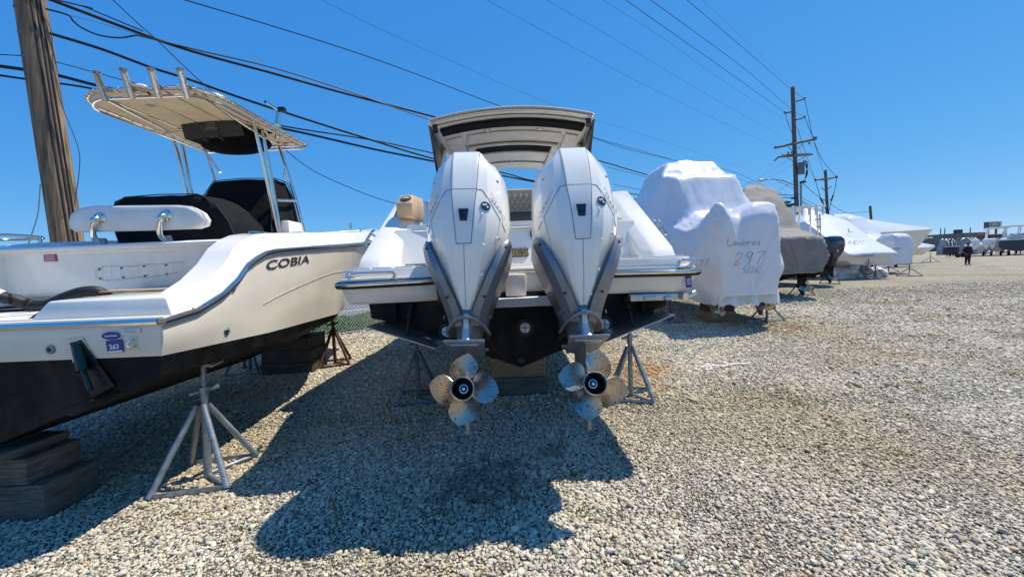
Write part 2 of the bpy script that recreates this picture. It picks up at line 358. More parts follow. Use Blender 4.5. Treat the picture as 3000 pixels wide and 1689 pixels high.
# crushed stone lying on the yard: real stones near the camera
def gravel():
    rng = np.random.default_rng(3)
    XS, YS = [], []
    for cell, y0, y1, dens in ((.0145, .55, 3.6, 1.0), (.0190, 3.6, 6.0, 1.0), (.0235, 6.0, 7.6, 1.0), (.030, 7.6, 10.5, 1.0), (.043, 10.5, 15.5, .9)):
        gx = np.arange(-min(y1*1.45, 16)-2.4, y1*1.45+3.6, cell); gy = np.arange(y0, y1, cell)
        X, Y = np.meshgrid(gx, gy); X = X.ravel(); Y = Y.ravel()
        X = X+rng.uniform(-.5, .5, X.size)*cell*1.3; Y = Y+rng.uniform(-.5, .5, Y.size)*cell*1.3
        keep = (X < Y*1.42+3.4) & (X > -Y*1.42-2.2) & (rng.uniform(0, 1, X.size) < dens*np.clip((16.0-Y)/6.0, 0, 1))
        keep &= ((X-F0.x)*FN.x+(Y-F0.y)*FN.y) < .25
        ln_ = np.clip((-10.6-((X-F0.x)*FN.x+(Y-F0.y)*FN.y))/3.2, 0, 1)
        keep &= rng.uniform(0, 1, X.size) < 1-.55*ln_
        XS.append(X[keep]); YS.append(Y[keep])
    X = np.concatenate(XS); Y = np.concatenate(YS); n = X.size
    lane = np.clip((-10.6-((X-F0.x)*FN.x+(Y-F0.y)*FN.y))/3.2, 0, 1)
    clump = np.array([mnoise.noise((float(x)*1.3, float(y)*1.3, 5.0)) for x, y in zip(X, Y)])
    sc = rng.gamma(6, 1/6, n)*.0074*(1+.30*clump)*(1+1.15*np.clip((Y-3.0)/7, 0, 1.3))*(1-.22*lane); sc = np.clip(sc, .0035, .032)
    Z = sc*rng.uniform(.0, .8, n)
    me = bpy.data.meshes.new('gravel'); me.vertices.add(n); me.vertices.foreach_set('co', np.stack([X, Y, Z], 1).ravel().astype(np.float32))
    a = me.attributes.new('rot', 'FLOAT_VECTOR', 'POINT'); a.data.foreach_set('vector', (np.stack([rng.uniform(-.5, .5, n), rng.uniform(-.5, .5, n), rng.uniform(0, 6.28, n)], 1)).ravel().astype(np.float32))
    a = me.attributes.new('scl', 'FLOAT', 'POINT'); a.data.foreach_set('value', sc.astype(np.float32))
    a = me.attributes.new('idx', 'INT', 'POINT'); a.data.foreach_set('value', rng.integers(0, 6, n).astype(np.int32))
    m = bpy.data.materials.new('stone'); m.use_nodes = True; MATS['stone'] = m
    t = m.node_tree; b = t.nodes['Principled BSDF']; N = t.nodes.new; L = t.links.new
    oi = N('ShaderNodeObjectInfo'); cr = N('ShaderNodeValToRGB'); e = cr.color_ramp.elements; cr.color_ramp.interpolation = 'LINEAR'
    e[0].position = 0; e[0].color = (.15, .135, .11, 1); e[1].position = 1; e[1].color = (.74, .66, .50, 1)
    for p, c in ((.05, (0.345, 0.305, 0.233)), (.25, (0.470, 0.423, 0.330)), (.5, (0.537, 0.484, 0.380)), (.62, (0.575, 0.508, 0.376)), (.68, (0.537, 0.404, 0.247)), (.74, (0.575, 0.525, 0.425)), (.9, (0.661, 0.592, 0.458))):
        a = e.new(p); a.color = (*c, 1)
    L(oi.outputs['Random'], cr.inputs[0])
    tc = N('ShaderNodeTexCoord'); ge = N('ShaderNodeNewGeometry'); nz = N('ShaderNodeTexNoise'); nz.inputs['Scale'].default_value = .45; nz.inputs['Detail'].default_value = 6
    L(ge.outputs['Position'], nz.inputs['Vector'])
    br = N('ShaderNodeValToRGB'); br.color_ramp.elements[0].position = .36; br.color_ramp.elements[0].color = (.84, .78, .67, 1); br.color_ramp.elements[1].position = .56; br.color_ramp.elements[1].color = (1, 1, 1, 1)
    L(nz.outputs['Fac'], br.inputs[0])
    mx = N('ShaderNodeMix'); mx.data_type = 'RGBA'; mx.blend_type = 'MULTIPLY'; mx.inputs[0].default_value = 1; L(cr.outputs[0], mx.inputs[6]); L(br.outputs[0], mx.inputs[7])
    # stains with their own place: oil under the motors, rust beside the stand
    last = mx.outputs[2]
    for (cx, cy, rad, colr, amt) in ((-.25, 2.55, .42, (.06, .055, .045), .55), (.28, 2.95, .16, (.06, .055, .045), .5), (1.75, 5.1, .55, (.42, .24, .07), .75), (1.45, 4.4, .4, (.42, .27, .10), .6), (5.6, 7.6, .45, (.30, .16, .08), .7)):
        vm = N('ShaderNodeVectorMath'); vm.operation = 'DISTANCE'; vm.inputs[1].default_value = (cx, cy, .0); L(ge.outputs['Position'], vm.inputs[0])
        nn = N('ShaderNodeTexNoise'); nn.inputs['Scale'].default_value = 7; nn.inputs['Detail'].default_value = 5; L(ge.outputs['Position'], nn.inputs['Vector'])
        ad = N('ShaderNodeMath'); ad.operation = 'MULTIPLY_ADD'; ad.inputs[1].default_value = rad*2.2; ad.inputs[2].default_value = -rad*1.1; L(nn.outputs['Fac'], ad.inputs[0])
        a2 = N('ShaderNodeMath'); a2.operation = 'ADD'; L(vm.outputs['Value'], a2.inputs[0]); L(ad.outputs[0], a2.inputs[1])
        mr = N('ShaderNodeMapRange'); mr.inputs[1].default_value = rad*.25; mr.inputs[2].default_value = rad; mr.inputs[3].default_value = amt; mr.inputs[4].default_value = 0; L(a2.outputs[0], mr.inputs[0])
        mm = N('ShaderNodeMix'); mm.data_type = 'RGBA'; L(mr.outputs[0], mm.inputs[0]); L(last, mm.inputs[6]); mm.inputs[7].default_value = (*colr, 1); last = mm.outputs[2]
    L(last, b.inputs['Base Color']); b.inputs['Roughness'].default_value = .85; b.inputs['Specular IOR Level'].default_value = .3
    o = bpy.data.objects.new('gravel', me); COL.objects.link(o); o['kind'] = 'stuff'; o['label'] = 'pale crushed stone covering the boat yard'; o['category'] = 'gravel'
    ng = bpy.data.node_groups.new('gravel_nodes', 'GeometryNodeTree'); ng.interface.new_socket('Geometry', in_out='INPUT', socket_type='NodeSocketGeometry'); ng.interface.new_socket('Geometry', in_out='OUTPUT', socket_type='NodeSocketGeometry')
    N = ng.nodes.new; L = ng.links.new; gi = N('NodeGroupInput'); go = N('NodeGroupOutput'); g2i = N('GeometryNodeGeometryToInstance')
    for k in range(6):
        ico = N('GeometryNodeMeshIcoSphere'); ico.inputs['Radius'].default_value = 1; ico.inputs['Subdivisions'].default_value = 2
        sp = N('GeometryNodeSetPosition'); ps = N('GeometryNodeInputPosition'); nz = N('ShaderNodeTexNoise'); nz.noise_dimensions = '4D'; nz.inputs['W'].default_value = k*3.7; nz.inputs['Scale'].default_value = .85; nz.inputs['Detail'].default_value = 1
        L(ps.outputs[0], nz.inputs['Vector'])
        mt = N('ShaderNodeMath'); mt.operation = 'MULTIPLY_ADD'; mt.inputs[1].default_value = 2.2; mt.inputs[2].default_value = -1.1; L(nz.outputs['Fac'], mt.inputs[0])
        vs = N('ShaderNodeVectorMath'); vs.operation = 'SCALE'; L(ps.outputs[0], vs.inputs[0]); L(mt.outputs[0], vs.inputs['Scale'])
        L(ico.outputs[0], sp.inputs['Geometry']); L(vs.outputs[0], sp.inputs['Offset'])
        tr = N('GeometryNodeTransform'); tr.inputs['Scale'].default_value = ((1.25, .95, .75), (1, .9, .6), (1.4, .85, .7), (1.1, 1.1, .8), (1.2, .8, .55), (.95, 1, .85))[k]
        L(sp.outputs[0], tr.inputs['Geometry'])
        sm = N('GeometryNodeSetMaterial'); sm.inputs['Material'].default_value = m; L(tr.outputs[0], sm.inputs['Geometry'])
        ss = N('GeometryNodeSetShadeSmooth'); ss.inputs['Shade Smooth'].default_value = k % 3 != 0; L(sm.outputs[0], ss.inputs['Geometry'])
        L(ss.outputs[0], g2i.inputs[0])
    iop = N('GeometryNodeInstanceOnPoints'); iop.inputs['Pick Instance'].default_value = True
    L(gi.outputs[0], iop.inputs['Points']); L(g2i.outputs[0], iop.inputs['Instance'])
    def at(nm, ty):
        q = N('GeometryNodeInputNamedAttribute'); q.data_type = ty; q.inputs['Name'].default_value = nm; return q.outputs[0]
    L(at('rot', 'FLOAT_VECTOR'), iop.inputs['Rotation']); L(at('scl', 'FLOAT'), iop.inputs['Scale']); L(at('idx', 'INT'), iop.inputs['Instance Index'])
    L(iop.outputs[0], go.inputs[0])
    md = o.modifiers.new('stones', 'NODES'); md.node_group = ng
    print('stones', n)
gravel()
# ================================================================ the pair of big white outboard motors
TILT = R(-19)
mat('seam_light', (.42, .43, .44), .5)
def motor(X, label, prop_rot, hand, lean=0.0):
    base = Vector((X, 3.0, 1.45))
    M = Matrix.Translation(base) @ Matrix.Rotation(lean, 4, 'Y') @ Matrix.Rotation(TILT, 4, 'X')
    T = thing('outboard_motor', label, 'outboard motor', (X, 3.0, 0.5), group='white outboard motors on the centre boat', world=True)
    def part(name, g, m, p=None, **k): return obj(name, xf(g, M), m, p or T, **k)
    # cowl: horizontal sections, z, aft y, half width, front y, aft flat half width
    S = [(-.40, -.475, .042, -.20, .020), (-.33, -.515, .078, -.15, .036), (-.25, -.555, .118, -.10, .052), (-.17, -.590, .160, -.06, .060), (-.08, -.625, .206, -.03, .064), (0, -.652, .246, .0, .066), (.08, -.670, .274, .02, .068), (.18, -.684, .292, .04, .070),
         (.28, -.682, .292, .05, .072), (.38, -.670, .288, .05, .074), (.46, -.656, .281, .05, .076), (.53, -.640, .268, .04, .078), (.592, -.618, .240, .03, .080), (.640, -.597, .190, .01, .082), (.680, -.575, .138, -.03, .084), (.690, -.53, .118, -.08, .080)]
    def ring(z, ya, w, yf, a):
        L = yf-ya
        h = [(a, ya), (a+(w-a)*.34, ya+L*.040), (a+(w-a)*.74, ya+L*.16), (a+(w-a)*.94, ya+L*.30), (w, ya+L*.46), (w*.99, ya+L*.66), (w*.90, ya+L*.86), (w*.62, yf-.005), (w*.25, yf)]
        return [(x, y, z) for x, y in h]+[(-x, y, z) for x, y in reversed(h)]
    rings = [ring(*s) for s in S]
    cowl = part('cowl', loft(rings), 'cowl_white', sharp=20)
    def aft(z):
        for i in range(len(S)-1):
            if S[i][0] <= z <= S[i+1][0]:
                t = (z-S[i][0])/(S[i+1][0]-S[i][0]); return [S[i][k]+(S[i+1][k]-S[i][k])*t for k in range(5)]
        return S[-1] if z > 0 else S[0]
    def surf(x, z, off=.0):
        """point of the aft cowl surface at x, z"""
        _, ya, w, yf, a = aft(z); L = yf-ya; ax = abs(x)
        h = [(0, ya), (a, ya), (a+(w-a)*.34, ya+L*.040), (a+(w-a)*.74, ya+L*.16), (a+(w-a)*.94, ya+L*.30), (w, ya+L*.46)]
        for i in range(len(h)-1):
            if ax <= h[i+1][0]:
                t = (ax-h[i][0])/max(1e-6, h[i+1][0]-h[i][0]); return Vector((x, h[i][1]+(h[i+1][1]-h[i][1])*t-off, z))
        return Vector((x, h[-1][1]-off, z))
    def line(pts, k=10):
        out = []
        for i in range(len(pts)-1):
            for s in range(k):
                t = s/k; out.append(surf(pts[i][0]+(pts[i+1][0]-pts[i][0])*t, pts[i][1]+(pts[i+1][1]-pts[i][1])*t))
        out.append(surf(*pts[-1])); return out
    sr = .0028
    gs = []
    for s in (-1, 1):
        gs.append(tube(line([(s*.092, .675), (s*.080, .34)]), sr, 5))
        gs.append(tube(line([(s*.080, .34), (s*.046, -.02)]), sr, 5))
        gs.append(tube(line([(s*.115, .34), (s*.27, .10)]), sr, 5))
        gs.append(tube(line([(s*.225, .165), (s*.165, -.15)]), .0016, 5))
    gs.append(tube(line([(-.115, .34), (.115, .34)]), sr, 5)); gs.append(tube(line([(-.046, -.02), (.046, -.02)]), sr, 5)); gs.append(tube(line([(0, -.02), (0, -.39)]), .002, 5))
    for g in gs: part('panel_seam', g, 'seam', cowl)
    # access panel, proud by a hair
    pv = [[surf(-.076, .335, .002), surf(-.043, -.015, .002), surf(.043, -.015, .002), surf(.076, .335, .002)]]
    fr = grid(lambda u, v: surf((-1+2*u)*(.044+.033*v), -.015+.35*v, .0025), 10, 8)
    part('rear_panel', solid(fr, .006), 'cowl_panel', cowl)
    # dark inset handle
    ih = grid(lambda u, v: surf((-1+2*u)*(.022+.010*v), .118+.078*v, .005), 4, 4)
    hn = part('latch_handle', solid(ih, .008), 'black_plastic', cowl)
    part('handle_recess', bevel(loft([[(-.022, -.682, .123), (.022, -.682, .123), (.029, -.680, .178), (-.029, -.680, .178)], [(-.020, -.690, .125), (.020, -.690, .125), (.026, -.690, .172), (-.026, -.690, .172)]]), .003), 'glass_dark', hn)
    # lettering down both diagonal seams
    for s in (-1, 1):
        a = surf(s*.15, .322, .002); b = surf(s*.245, .16, .002)
        if s < 0: a, b = b, a
        xd = b-a; nrm = Vector((s*.62, -.78, .0)); yd = nrm.cross(xd)
        c = (a+b)/2
        part('lettering', text('VERADO', .034, frame(c+Vector((s*.012, -.004, .012)), xd, yd), .0012, sx=1.5, bold=-.0008), 'seam_light', cowl)
    # round badge with stars
    bc = surf(.135, .222, .001); fb = frame(bc, (.86, .42, .03), (0, .05, 1))
    bd = part('badge', lathe([(.035, 0), (.035, .003), (.031, .004)], bc, (.42, -.90, -.02), 24), 'chrome', cowl)
    st = []
    for k, (u, v) in enumerate(((-.013, .008), (.003, .013), (.013, -.004))):
        ang = [i*math.pi/5 for i in range(10)]
        pts = [(u+(.011 if i % 2 == 0 else .0045)*math.sin(a), v+(.011 if i % 2 == 0 else .0045)*math.cos(a)) for i, a in enumerate(ang)]
        part('badge_star', loft([[fb @ Vector((x, y, .005)) for x, y in pts], [fb @ Vector((x, y, .0065)) for x, y in pts]]), 'decal_white', bd)
    part('badge_disc', lathe([(.030, .0042), (.030, .005)], bc, (.42, -.90, -.02), 24), 'black_paint', bd)
    # screws and plugs
    pl = []
    for x, z in ((.115, .165), (.118, -.02), (.10, -.19), (.047, -.335), (.20, .045), (-.205, .46), (.205, .46)):
        c = surf(x, z); pl.append(lathe([(.0105, -.002), (.0105, .002), (.007, .0045)], c, (0.25 if x > 0 else -.25, -.95, .0), 12))
    for g in pl: part('plug', g, 'cowl_panel', cowl)
    for x, z in ((.215, .045), (-.213, .455), (.213, .455)): part('screw', lathe([(.006, 0), (.006, .005)], surf(x, z), (.3*(1 if x > 0 else -1), -.9, 0), 8), 'black_plastic', cowl)
    # air intakes at the top corners
    for s in (-1, 1):
        part('air_intake', bevel(loft([[(s*.128, -.55, .640), (s*.172, -.53, .615), (s*.176, -.40, .630), (s*.135, -.42, .655)], [(s*.128, -.545, .628), (s*.17, -.525, .603), (s*.174, -.40, .618), (s*.135, -.42, .640)]]), .006), 'black_plastic', cowl)
    part('top_emblem', xf(lathe([(.045, 0), (.045, .004), (.03, .006)], (0, -.40, .687), (0, 0, 1), 20), Matrix.Scale(1.2, 4, (1, 0, 0))), 'alu', cowl)
    # side chaps: grey V wings
    for s in (-1, 1):
        C = [(.075, .262, .296, -.47, -.04), (.03, .236, .300, -.52, -.03), (-.06, .196, .276, -.555, -.03), (-.16, .150, .238, -.56, -.03), (-.26, .104, .196, -.535, -.04), (-.35, .060, .160, -.50, -.05), (-.43, .030, .132, -.475, -.06), (-.50, .022, .118, -.44, -.07)]
        rg = []
        for z, xi, xo, ya, yf in C:
            rg.append([(s*xi, ya+.03, z), (s*(xi+.006), ya, z), (s*(xi+(xo-xi)*.55), ya+.012, z), (s*xo, ya+.075, z), (s*xo, yf-.12, z), (s*xo*.86, yf, z), (s*.02, yf, z), (s*.02, ya+.16, z)])
        ch = part('side_chap', loft(rg), 'chap_grey', T, sharp=20)
        [part('chap_bolt', lathe([(.009, -.002), (.008, .005)], (s*x, y, z), (s*.45, -.9, 0), 10), 'black_plastic', ch) for x, y, z in ((.258, -.520, .0), (.118, -.515, -.33))]
        part('lettering', text('RXS', .030, frame((s*.150, -.42, -.44), (s*.3, .95*s, 0), (0, 0, 1)), .002, shear=.3) if s > 0 else text('RXS', .030, frame((s*.150, -.42, -.44), (.3, -.95, 0), (0, 0, 1)), .002, shear=.3), 'seam', ch)
    # midsection
    mid = []
    for z, ya, yf, w in ((-.38, -.44, -.03, .10), (-.50, -.43, -.02, .085), (-.60, -.42, -.06, .070)):
        mid.append([(w*.4, ya, z), (w, ya+.10, z), (w, yf-.1, z), (w*.4, yf, z), (-w*.4, yf, z), (-w, yf-.1, z), (-w, ya+.10, z), (-w*.4, ya, z)])
    ms = part('midsection', loft(mid), 'leg_grey', T)
    # drooping splash plate
    def sp(u, v):
        a = -math.pi+2*math.pi*u; rr = v
        x = .148*rr*math.sin(a); y = -.27+.275*rr*math.cos(a)
        return (x, y, -.455-.075*(x/.148)**2-.02*(y+.27))
    part('splash_plate', solid(grid(sp, 28, 5), .014), 'leg_grey', T)
    # trailing ridge between the plates, sunlight on it put into a pale colour
    part('trailing_ridge', bevel(loft([[(-.016, -.485, -.43), (.016, -.485, -.43), (.018, -.40, -.43), (-.018, -.40, -.43)], [(-.018, -.47, -.52), (.018, -.47, -.52), (.02, -.40, -.52), (-.02, -.40, -.52)], [(-.020, -.50, -.585), (.020, -.50, -.585), (.022, -.38, -.585), (-.022, -.38, -.585)], [(-.038, -.53, -.612), (.038, -.53, -.612), (.03, -.38, -.612), (-.03, -.38, -.612)]]), .004), 'leg_sunlit', T)
    # anti-ventilation plate: rounded front plate and trapezoid tail
    def av(u, v):
        a = -math.pi/2+math.pi*u; return (.125*v*math.sin(a), -.20+.20*v*math.cos(a), -.615)
    pl2 = [(-.124, -.575, .0), (.124, -.575, .0), (.100, -.20, -.055), (-.100, -.20, -.055)]
    avp = part('ventilation_plate', join(solid(grid(av, 16, 4), .014), bevel(loft([[(x, y, z-.605) for x, y, z in pl2], [(x, y, z-.622) for x, y, z in pl2]]), .004)), 'leg_grey', T)
    part('anode', box((0, -.50, -.636), (.17, .07, .012), bev=.004, M=Matrix.Rotation(-.145, 4, 'X')), 'alu', avp)
    # gear case strut, torpedo and skeg
    rg = []
    for z, ya, yf, w in ((-.62, -.42, .02, .036), (-.72, -.40, .02, .034), (-.82, -.37, .04, .040)):
        rg.append([(0, ya, z), (w*.7, ya+.08, z), (w, ya+.2, z), (w*.6, yf-.08, z), (0, yf, z), (-w*.6, yf-.08, z), (-w, ya+.2, z), (-w*.7, ya+.08, z)])
    part('gearcase', join(loft(rg), lathe([(.002, .28), (.03, .25), (.052, .17), (.062, .06), (.064, -.08), (.060, -.18), (.058, -.215)], (0, -.19, -.89), (0, 1, 0), 24)), 'leg_grey', T, sharp=50)
    sk = [(-.36, -.93), (.02, -.93), (-.05, -1.02), (-.20, -1.16), (-.30, -1.165), (-.345, -1.05)]
    part('skeg', bevel(loft([[(-.011, y, z) for y, z in sk], [(.011, y, z) for y, z in sk]]), .004), 'leg_grey', T)
    # propeller: hub barrel with hollow exhaust, four twisted blades
    hub = Vector((0, -.405, -.89))
    pr = part('propeller', lathe([(.050, 0), (.060, -.01), (.062, -.10), (.066, -.185), (.069, -.205), (.064, -.207), (.056, -.19), (.054, -.02), (.05, -.01)], hub, (0, 1, 0), 28, cap=False), 'stainless', T, sharp=50)
    part('exhaust_bore', lathe([(.0555, -.192), (.0535, -.04), (.001, -.04)], hub, (0, 1, 0), 28, cap=False), 'black_plastic', pr)
    part('hub_nut', join(lathe([(.030, -.04), (.030, -.125), (.024, -.13)], hub, (0, 1, 0), 18), ), 'black_rubber', pr)
    part('hub_ring', join(lathe([(.026, -.131), (.026, -.135), (.021, -.1355), (.020, -.131)], hub, (0, 1, 0), 20, cap=False), lathe([(.013, -.128), (.013, -.150), (.010, -.152)], hub, (0, 1, 0), 6)), 'chrome', pr)
    for k in range(4):
        th0 = prop_rot+k*math.pi/2
        def blade(u, v):
            # v: radius, u: across the chord
            r = .058+(.205-.058)*v
            wdt = .34*(1-v)+.60*math.sin(math.pi*(.20+.72*v))**.8
            wdt *= math.sqrt(max(0.0, 1-(max(0, v-.55)/.455)**2.4))*1.05+.01
            th = (u-.5)*2*wdt*.92+hand*(-.28*v*v)+hand*.12
            y = -.095+hand*(u-.5)*2*wdt*.058/(.55+.45*v)-.035*v*v
            a = th0+th
            return (hub.x+r*math.sin(a), hub.y+y, hub.z+r*math.cos(a))
        part('blade', solid(grid(blade, 12, 14), .005), 'stainless', pr, sharp=60)
    # clamp bracket between motor and boat
    part('clamp_bracket', join(box((-.10, .05, -.22), (.045, .34, .62), bev=.01), box((.10, .05, -.22), (.045, .34, .62), bev=.01), box((0, .02, -.10), (.16, .22, .30), bev=.02), lathe([(.05, -.14), (.05, .14)], (0, .05, .06), (1, 0, 0), 16)), 'black_plastic', T)
    return T
motor(-.292, 'white outboard motor, left of the pair, its propeller partly in sun', R(-3), -1, lean=R(1.2))
motor(.452, 'white outboard motor, right of the pair, beside the gold lettering', R(24), 1)
# ================================================================ the centre boat (hardtop cruiser seen from astern)
BX = .05
B = thing('hardtop_boat', 'white cruiser with grey-lined hardtop and black bottom carrying two white outboards', 'boat', (BX, 7.0, 0.0), world=True)
def hull_rings(stations):
    """stations: y, keel z, chine half width, chine z, shoulder half width, shoulder z, sheer half width, sheer z"""
    out = []
    for y, kz, cw, cz, mw, mz, sw, sz in stations:
        h = [(0, kz), (cw*.33, kz+(cz-kz)*.36), (cw*.35, kz+(cz-kz)*.33), (cw*.66, kz+(cz-kz)*.69), (cw*.68, kz+(cz-kz)*.66), (cw*.97, cz-.01), (cw, cz+.02), (cw+(mw-cw)*.5, (cz+mz)/2), (mw, mz), (mw+(sw-mw)*.55, mz+(sz-mz)*.5), (sw, sz)]
        out.append([(x, y, z) for x, z in h])
    return out
def hull_mesh(stations, xc, lo=None):
    rs = hull_rings(stations)
    rings = [[(xc+x, y, z) for x, y, z in r]+[(xc-x, y, z) for x, y, z in reversed(r[1:])] for r in rs]
    return rings
# lower black hull and upper white hull
st = [(3.16, .635, 1.10, 1.02, 1.17, 1.20, 1.20, 1.27), (4.2, .625, 1.22, 1.02, 1.31, 1.24, 1.33, 1.30), (6.5, .62, 1.24, 1.08, 1.36, 1.30, 1.38, 1.36), (8.5, .66, 1.12, 1.20, 1.28, 1.40, 1.32, 1.46), (10.2, .78, .85, 1.36, 1.02, 1.52, 1.08, 1.58), (11.6, 1.10, .42, 1.56, .54, 1.66, .60, 1.70), (12.3, 1.55, .06, 1.72, .10, 1.78, .13, 1.80)]
r_ = hull_mesh(st, BX)
hb = obj('hull_bottom', loft(r_, closed=False, cap0=True, cap1=True), 'antifoul', B, sharp=25)
up = [(3.60, 1.33, 1.272, 1.38, 1.50), (4.5, 1.345, 1.305, 1.42, 2.12), (6.5, 1.40, 1.365, 1.48, 2.22), (8.5, 1.34, 1.462, 1.45, 2.30), (10.2, 1.10, 1.582, 1.24, 2.40), (11.6, .62, 1.702, .72, 2.48), (12.45, .15, 1.802, .05, 2.52)]
for s in (-1, 1):
    obj('hull_side', solid(loft([[(BX+s*a, y, z0), (BX+s*(a+(b-a)*.6), y, (z0+z1)/2), (BX+s*b, y, z1)] for y, a, z0, b, z1 in up], closed=False, cap0=False, cap1=False), .03), 'gelcoat', B)
obj('foredeck', loft([[(BX-b+.02, y, z1-.02), (BX, y, z1+.06), (BX+b-.02, y, z1-.02)] for y, a, z0, b, z1 in up[2:]], closed=False, cap0=False, cap1=False), 'gelcoat_deck', B)
objs('rub_rail', [tube([(BX+s*(a+.02), y, z0+.02) for y, a, z0, b, z1 in up], .022, 8) for s in (-1, 1)], 'chrome', B)
# transom lower part: engine well ledge
obj('transom_ledge', join(box((BX, 3.06, 1.20), (.56, .26, .06), bev=.008), box((BX, 3.40, 1.235), (2.2, .42, .05), bev=.01)), 'nonskid', B)
obj('transom_panel', bevel(loft([[(BX-1.06, 3.20, 1.262), (BX+1.06, 3.20, 1.262), (BX+1.06, 3.55, 1.262), (BX-1.06, 3.55, 1.262)], [(BX-1.06, 3.26, 1.475), (BX+1.06, 3.26, 1.475), (BX+1.06, 3.60, 1.475), (BX-1.06, 3.60, 1.475)]]), .01), 'gelcoat', B)
obj('transom_column', join(*[bevel(loft([[(BX+x-.085, 3.12, 1.235), (BX+x+.085, 3.12, 1.235), (BX+x+.085, 3.28, 1.235), (BX+x-.085, 3.28, 1.235)], [(BX+x-.09, 3.14, 1.42), (BX+x+.09, 3.14, 1.42), (BX+x+.09, 3.28, 1.42), (BX+x-.09, 3.28, 1.42)]]), .015) for x in (-.02,)]), 'gelcoat', B)
obj('transom_strip', box((BX, 3.225, 1.447), (2.0, .02, .012), bev=.003), 'seam', B)
# swim platform wings left and right of the motors
def wing(s):
    def pt(x, y, z): return (BX+s*x, y, z)
    top = [(.62, 3.02), (.78, 2.965), (1.26, 2.915), (1.37, 2.95), (1.395, 3.05), (1.40, 3.75), (.62, 3.75)]
    def lvl(z, grow, yo=0): return [pt((x-.62)*(1+grow)+.62, y-(.0 if y > 3.5 else grow*.2)+yo, z) for x, y in top]
    w = obj('swim_platform', bevel(loft([lvl(1.235, -.05, .05), lvl(1.262, -.035, .03), lvl(1.372, 0), lvl(1.40, .008), lvl(1.432, .0), lvl(1.452, -.03, .01), lvl(1.508, -.045, .02)]), .006), 'gelcoat', B, sharp=30)
    # bumper with bright insert
    edge = [pt(.60, 3.02, 1.398), pt(.78, 2.955, 1.394), pt(1.26, 2.900, 1.388), pt(1.385, 2.945, 1.388), pt(1.412, 3.05, 1.390), pt(1.415, 3.70, 1.40)]
    obj('bumper', tube(edge, .030, 8), 'black_rubber', w)
    obj('bumper_trim', tube([Vector(p)+Vector((s*.004*(i > 2), -.022 if i < 3 else (-.014 if i == 3 else 0), .004)) if i < 4 else Vector(p)+Vector((s*.022, 0, .004)) for i, p in enumerate(edge)], .015, 8), 'chrome', w)
    # non skid pads on top, each its own panel
    for i in range(4):
        for j in range(2):
            x0 = .66+i*.165; y0 = 3.02+j*.33+(.02 if i < 2 else -.02*(1-j))
            obj('deck_pad', box(pt(x0+.075, y0+.15, 1.5135), (.150, .30, .011), bev=.003), 'nonskid', w)
    obj('grab_handle', tube([pt(1.28, 2.955, 1.462), pt(1.275, 2.915, 1.468), pt(1.20, 2.905, 1.474), pt(.98, 2.918, 1.474), pt(.95, 2.925, 1.470), pt(.945, 2.965, 1.464)], .0115, 8, smooth=3) if s < 0 else tube([pt(1.24, 2.96, 1.470), pt(1.25, 2.915, 1.478), pt(1.32, 2.93, 1.480), pt(1.375, 2.985, 1.480), pt(1.36, 3.03, 1.470)], .014, 8, smooth=3), 'chrome', w)
    # black inner end bracket
    obj('end_bracket', bevel(loft([[pt(.60, 3.0, 1.42), pt(.655, 2.985, 1.42), pt(.655, 3.10, 1.42), pt(.60, 3.10, 1.42)], [pt(.555, 3.06, 1.20), pt(.64, 3.03, 1.20), pt(.64, 3.14, 1.20), pt(.555, 3.14, 1.20)]]), .008), 'black_plastic', w)
    return w
wl = wing(-1); wr = wing(1)
# stowed swim ladder under the right wing
ld = obj('swim_ladder', join(box((BX+1.10, 3.02, 1.20), (.46, .10, .055), bev=.01), box((BX+1.02, 2.96, 1.195), (.10, .03, .03), bev=.006), box((BX+1.16, 2.955, 1.19), (.05, .03, .03), bev=.005)), 'alu', B)
obj('ladder_rung', join(tube([(BX+1.28, 2.96, 1.19), (BX+1.385, 3.0, 1.22)], .022, 10), tube([(BX+1.28, 2.95, 1.175), (BX+1.285, 2.95, 1.225)], .028, 10)), 'chrome', ld)
obj('number_decal', box((BX+1.305, 2.9225, 1.315), (.045, .006, .095), rz=R(10)), 'decal_blue', wr)
obj('decal_digits', text('372', .034, frame((BX+1.305, 2.918, 1.315), (0, 0, 1), (-1, -.17, 0)), .001, bold=.001), 'decal_white', wr)
# black hull extras: trim tabs, rams, underwater lights, plug
for s in (-1, 1):
    obj('trim_tab', bevel(loft([[(BX+s*.62, 3.14, .905), (BX+s*1.12, 3.14, 1.075), (BX+s*1.20, 2.93, 1.068), (BX+s*.66, 2.93, .875)], [(BX+s*.62, 3.14, .895), (BX+s*1.12, 3.14, 1.065), (BX+s*1.20, 2.93, 1.060), (BX+s*.66, 2.93, .867)]]), .002), 'alu', hb)
    obj('tab_ram', join(tube([(BX+s*.88, 3.13, 1.20), (BX+s*.885, 3.05, 1.09)], .028, 10), tube([(BX+s*.885, 3.05, 1.09), (BX+s*.89, 2.99, .98)], .012, 8)), 'black_plastic', hb)
    obj('hull_step', bevel(loft([[(BX+s*1.0, 3.14, 1.05), (BX+s*1.22, 3.14, 1.10), (BX+s*1.24, 3.14, 1.26), (BX+s*1.0, 3.14, 1.26)], [(BX+s*1.0, 3.10, 1.06), (BX+s*1.20, 3.10, 1.11), (BX+s*1.22, 3.10, 1.25), (BX+s*1.0, 3.10, 1.25)]]), .01), 'antifoul', hb)
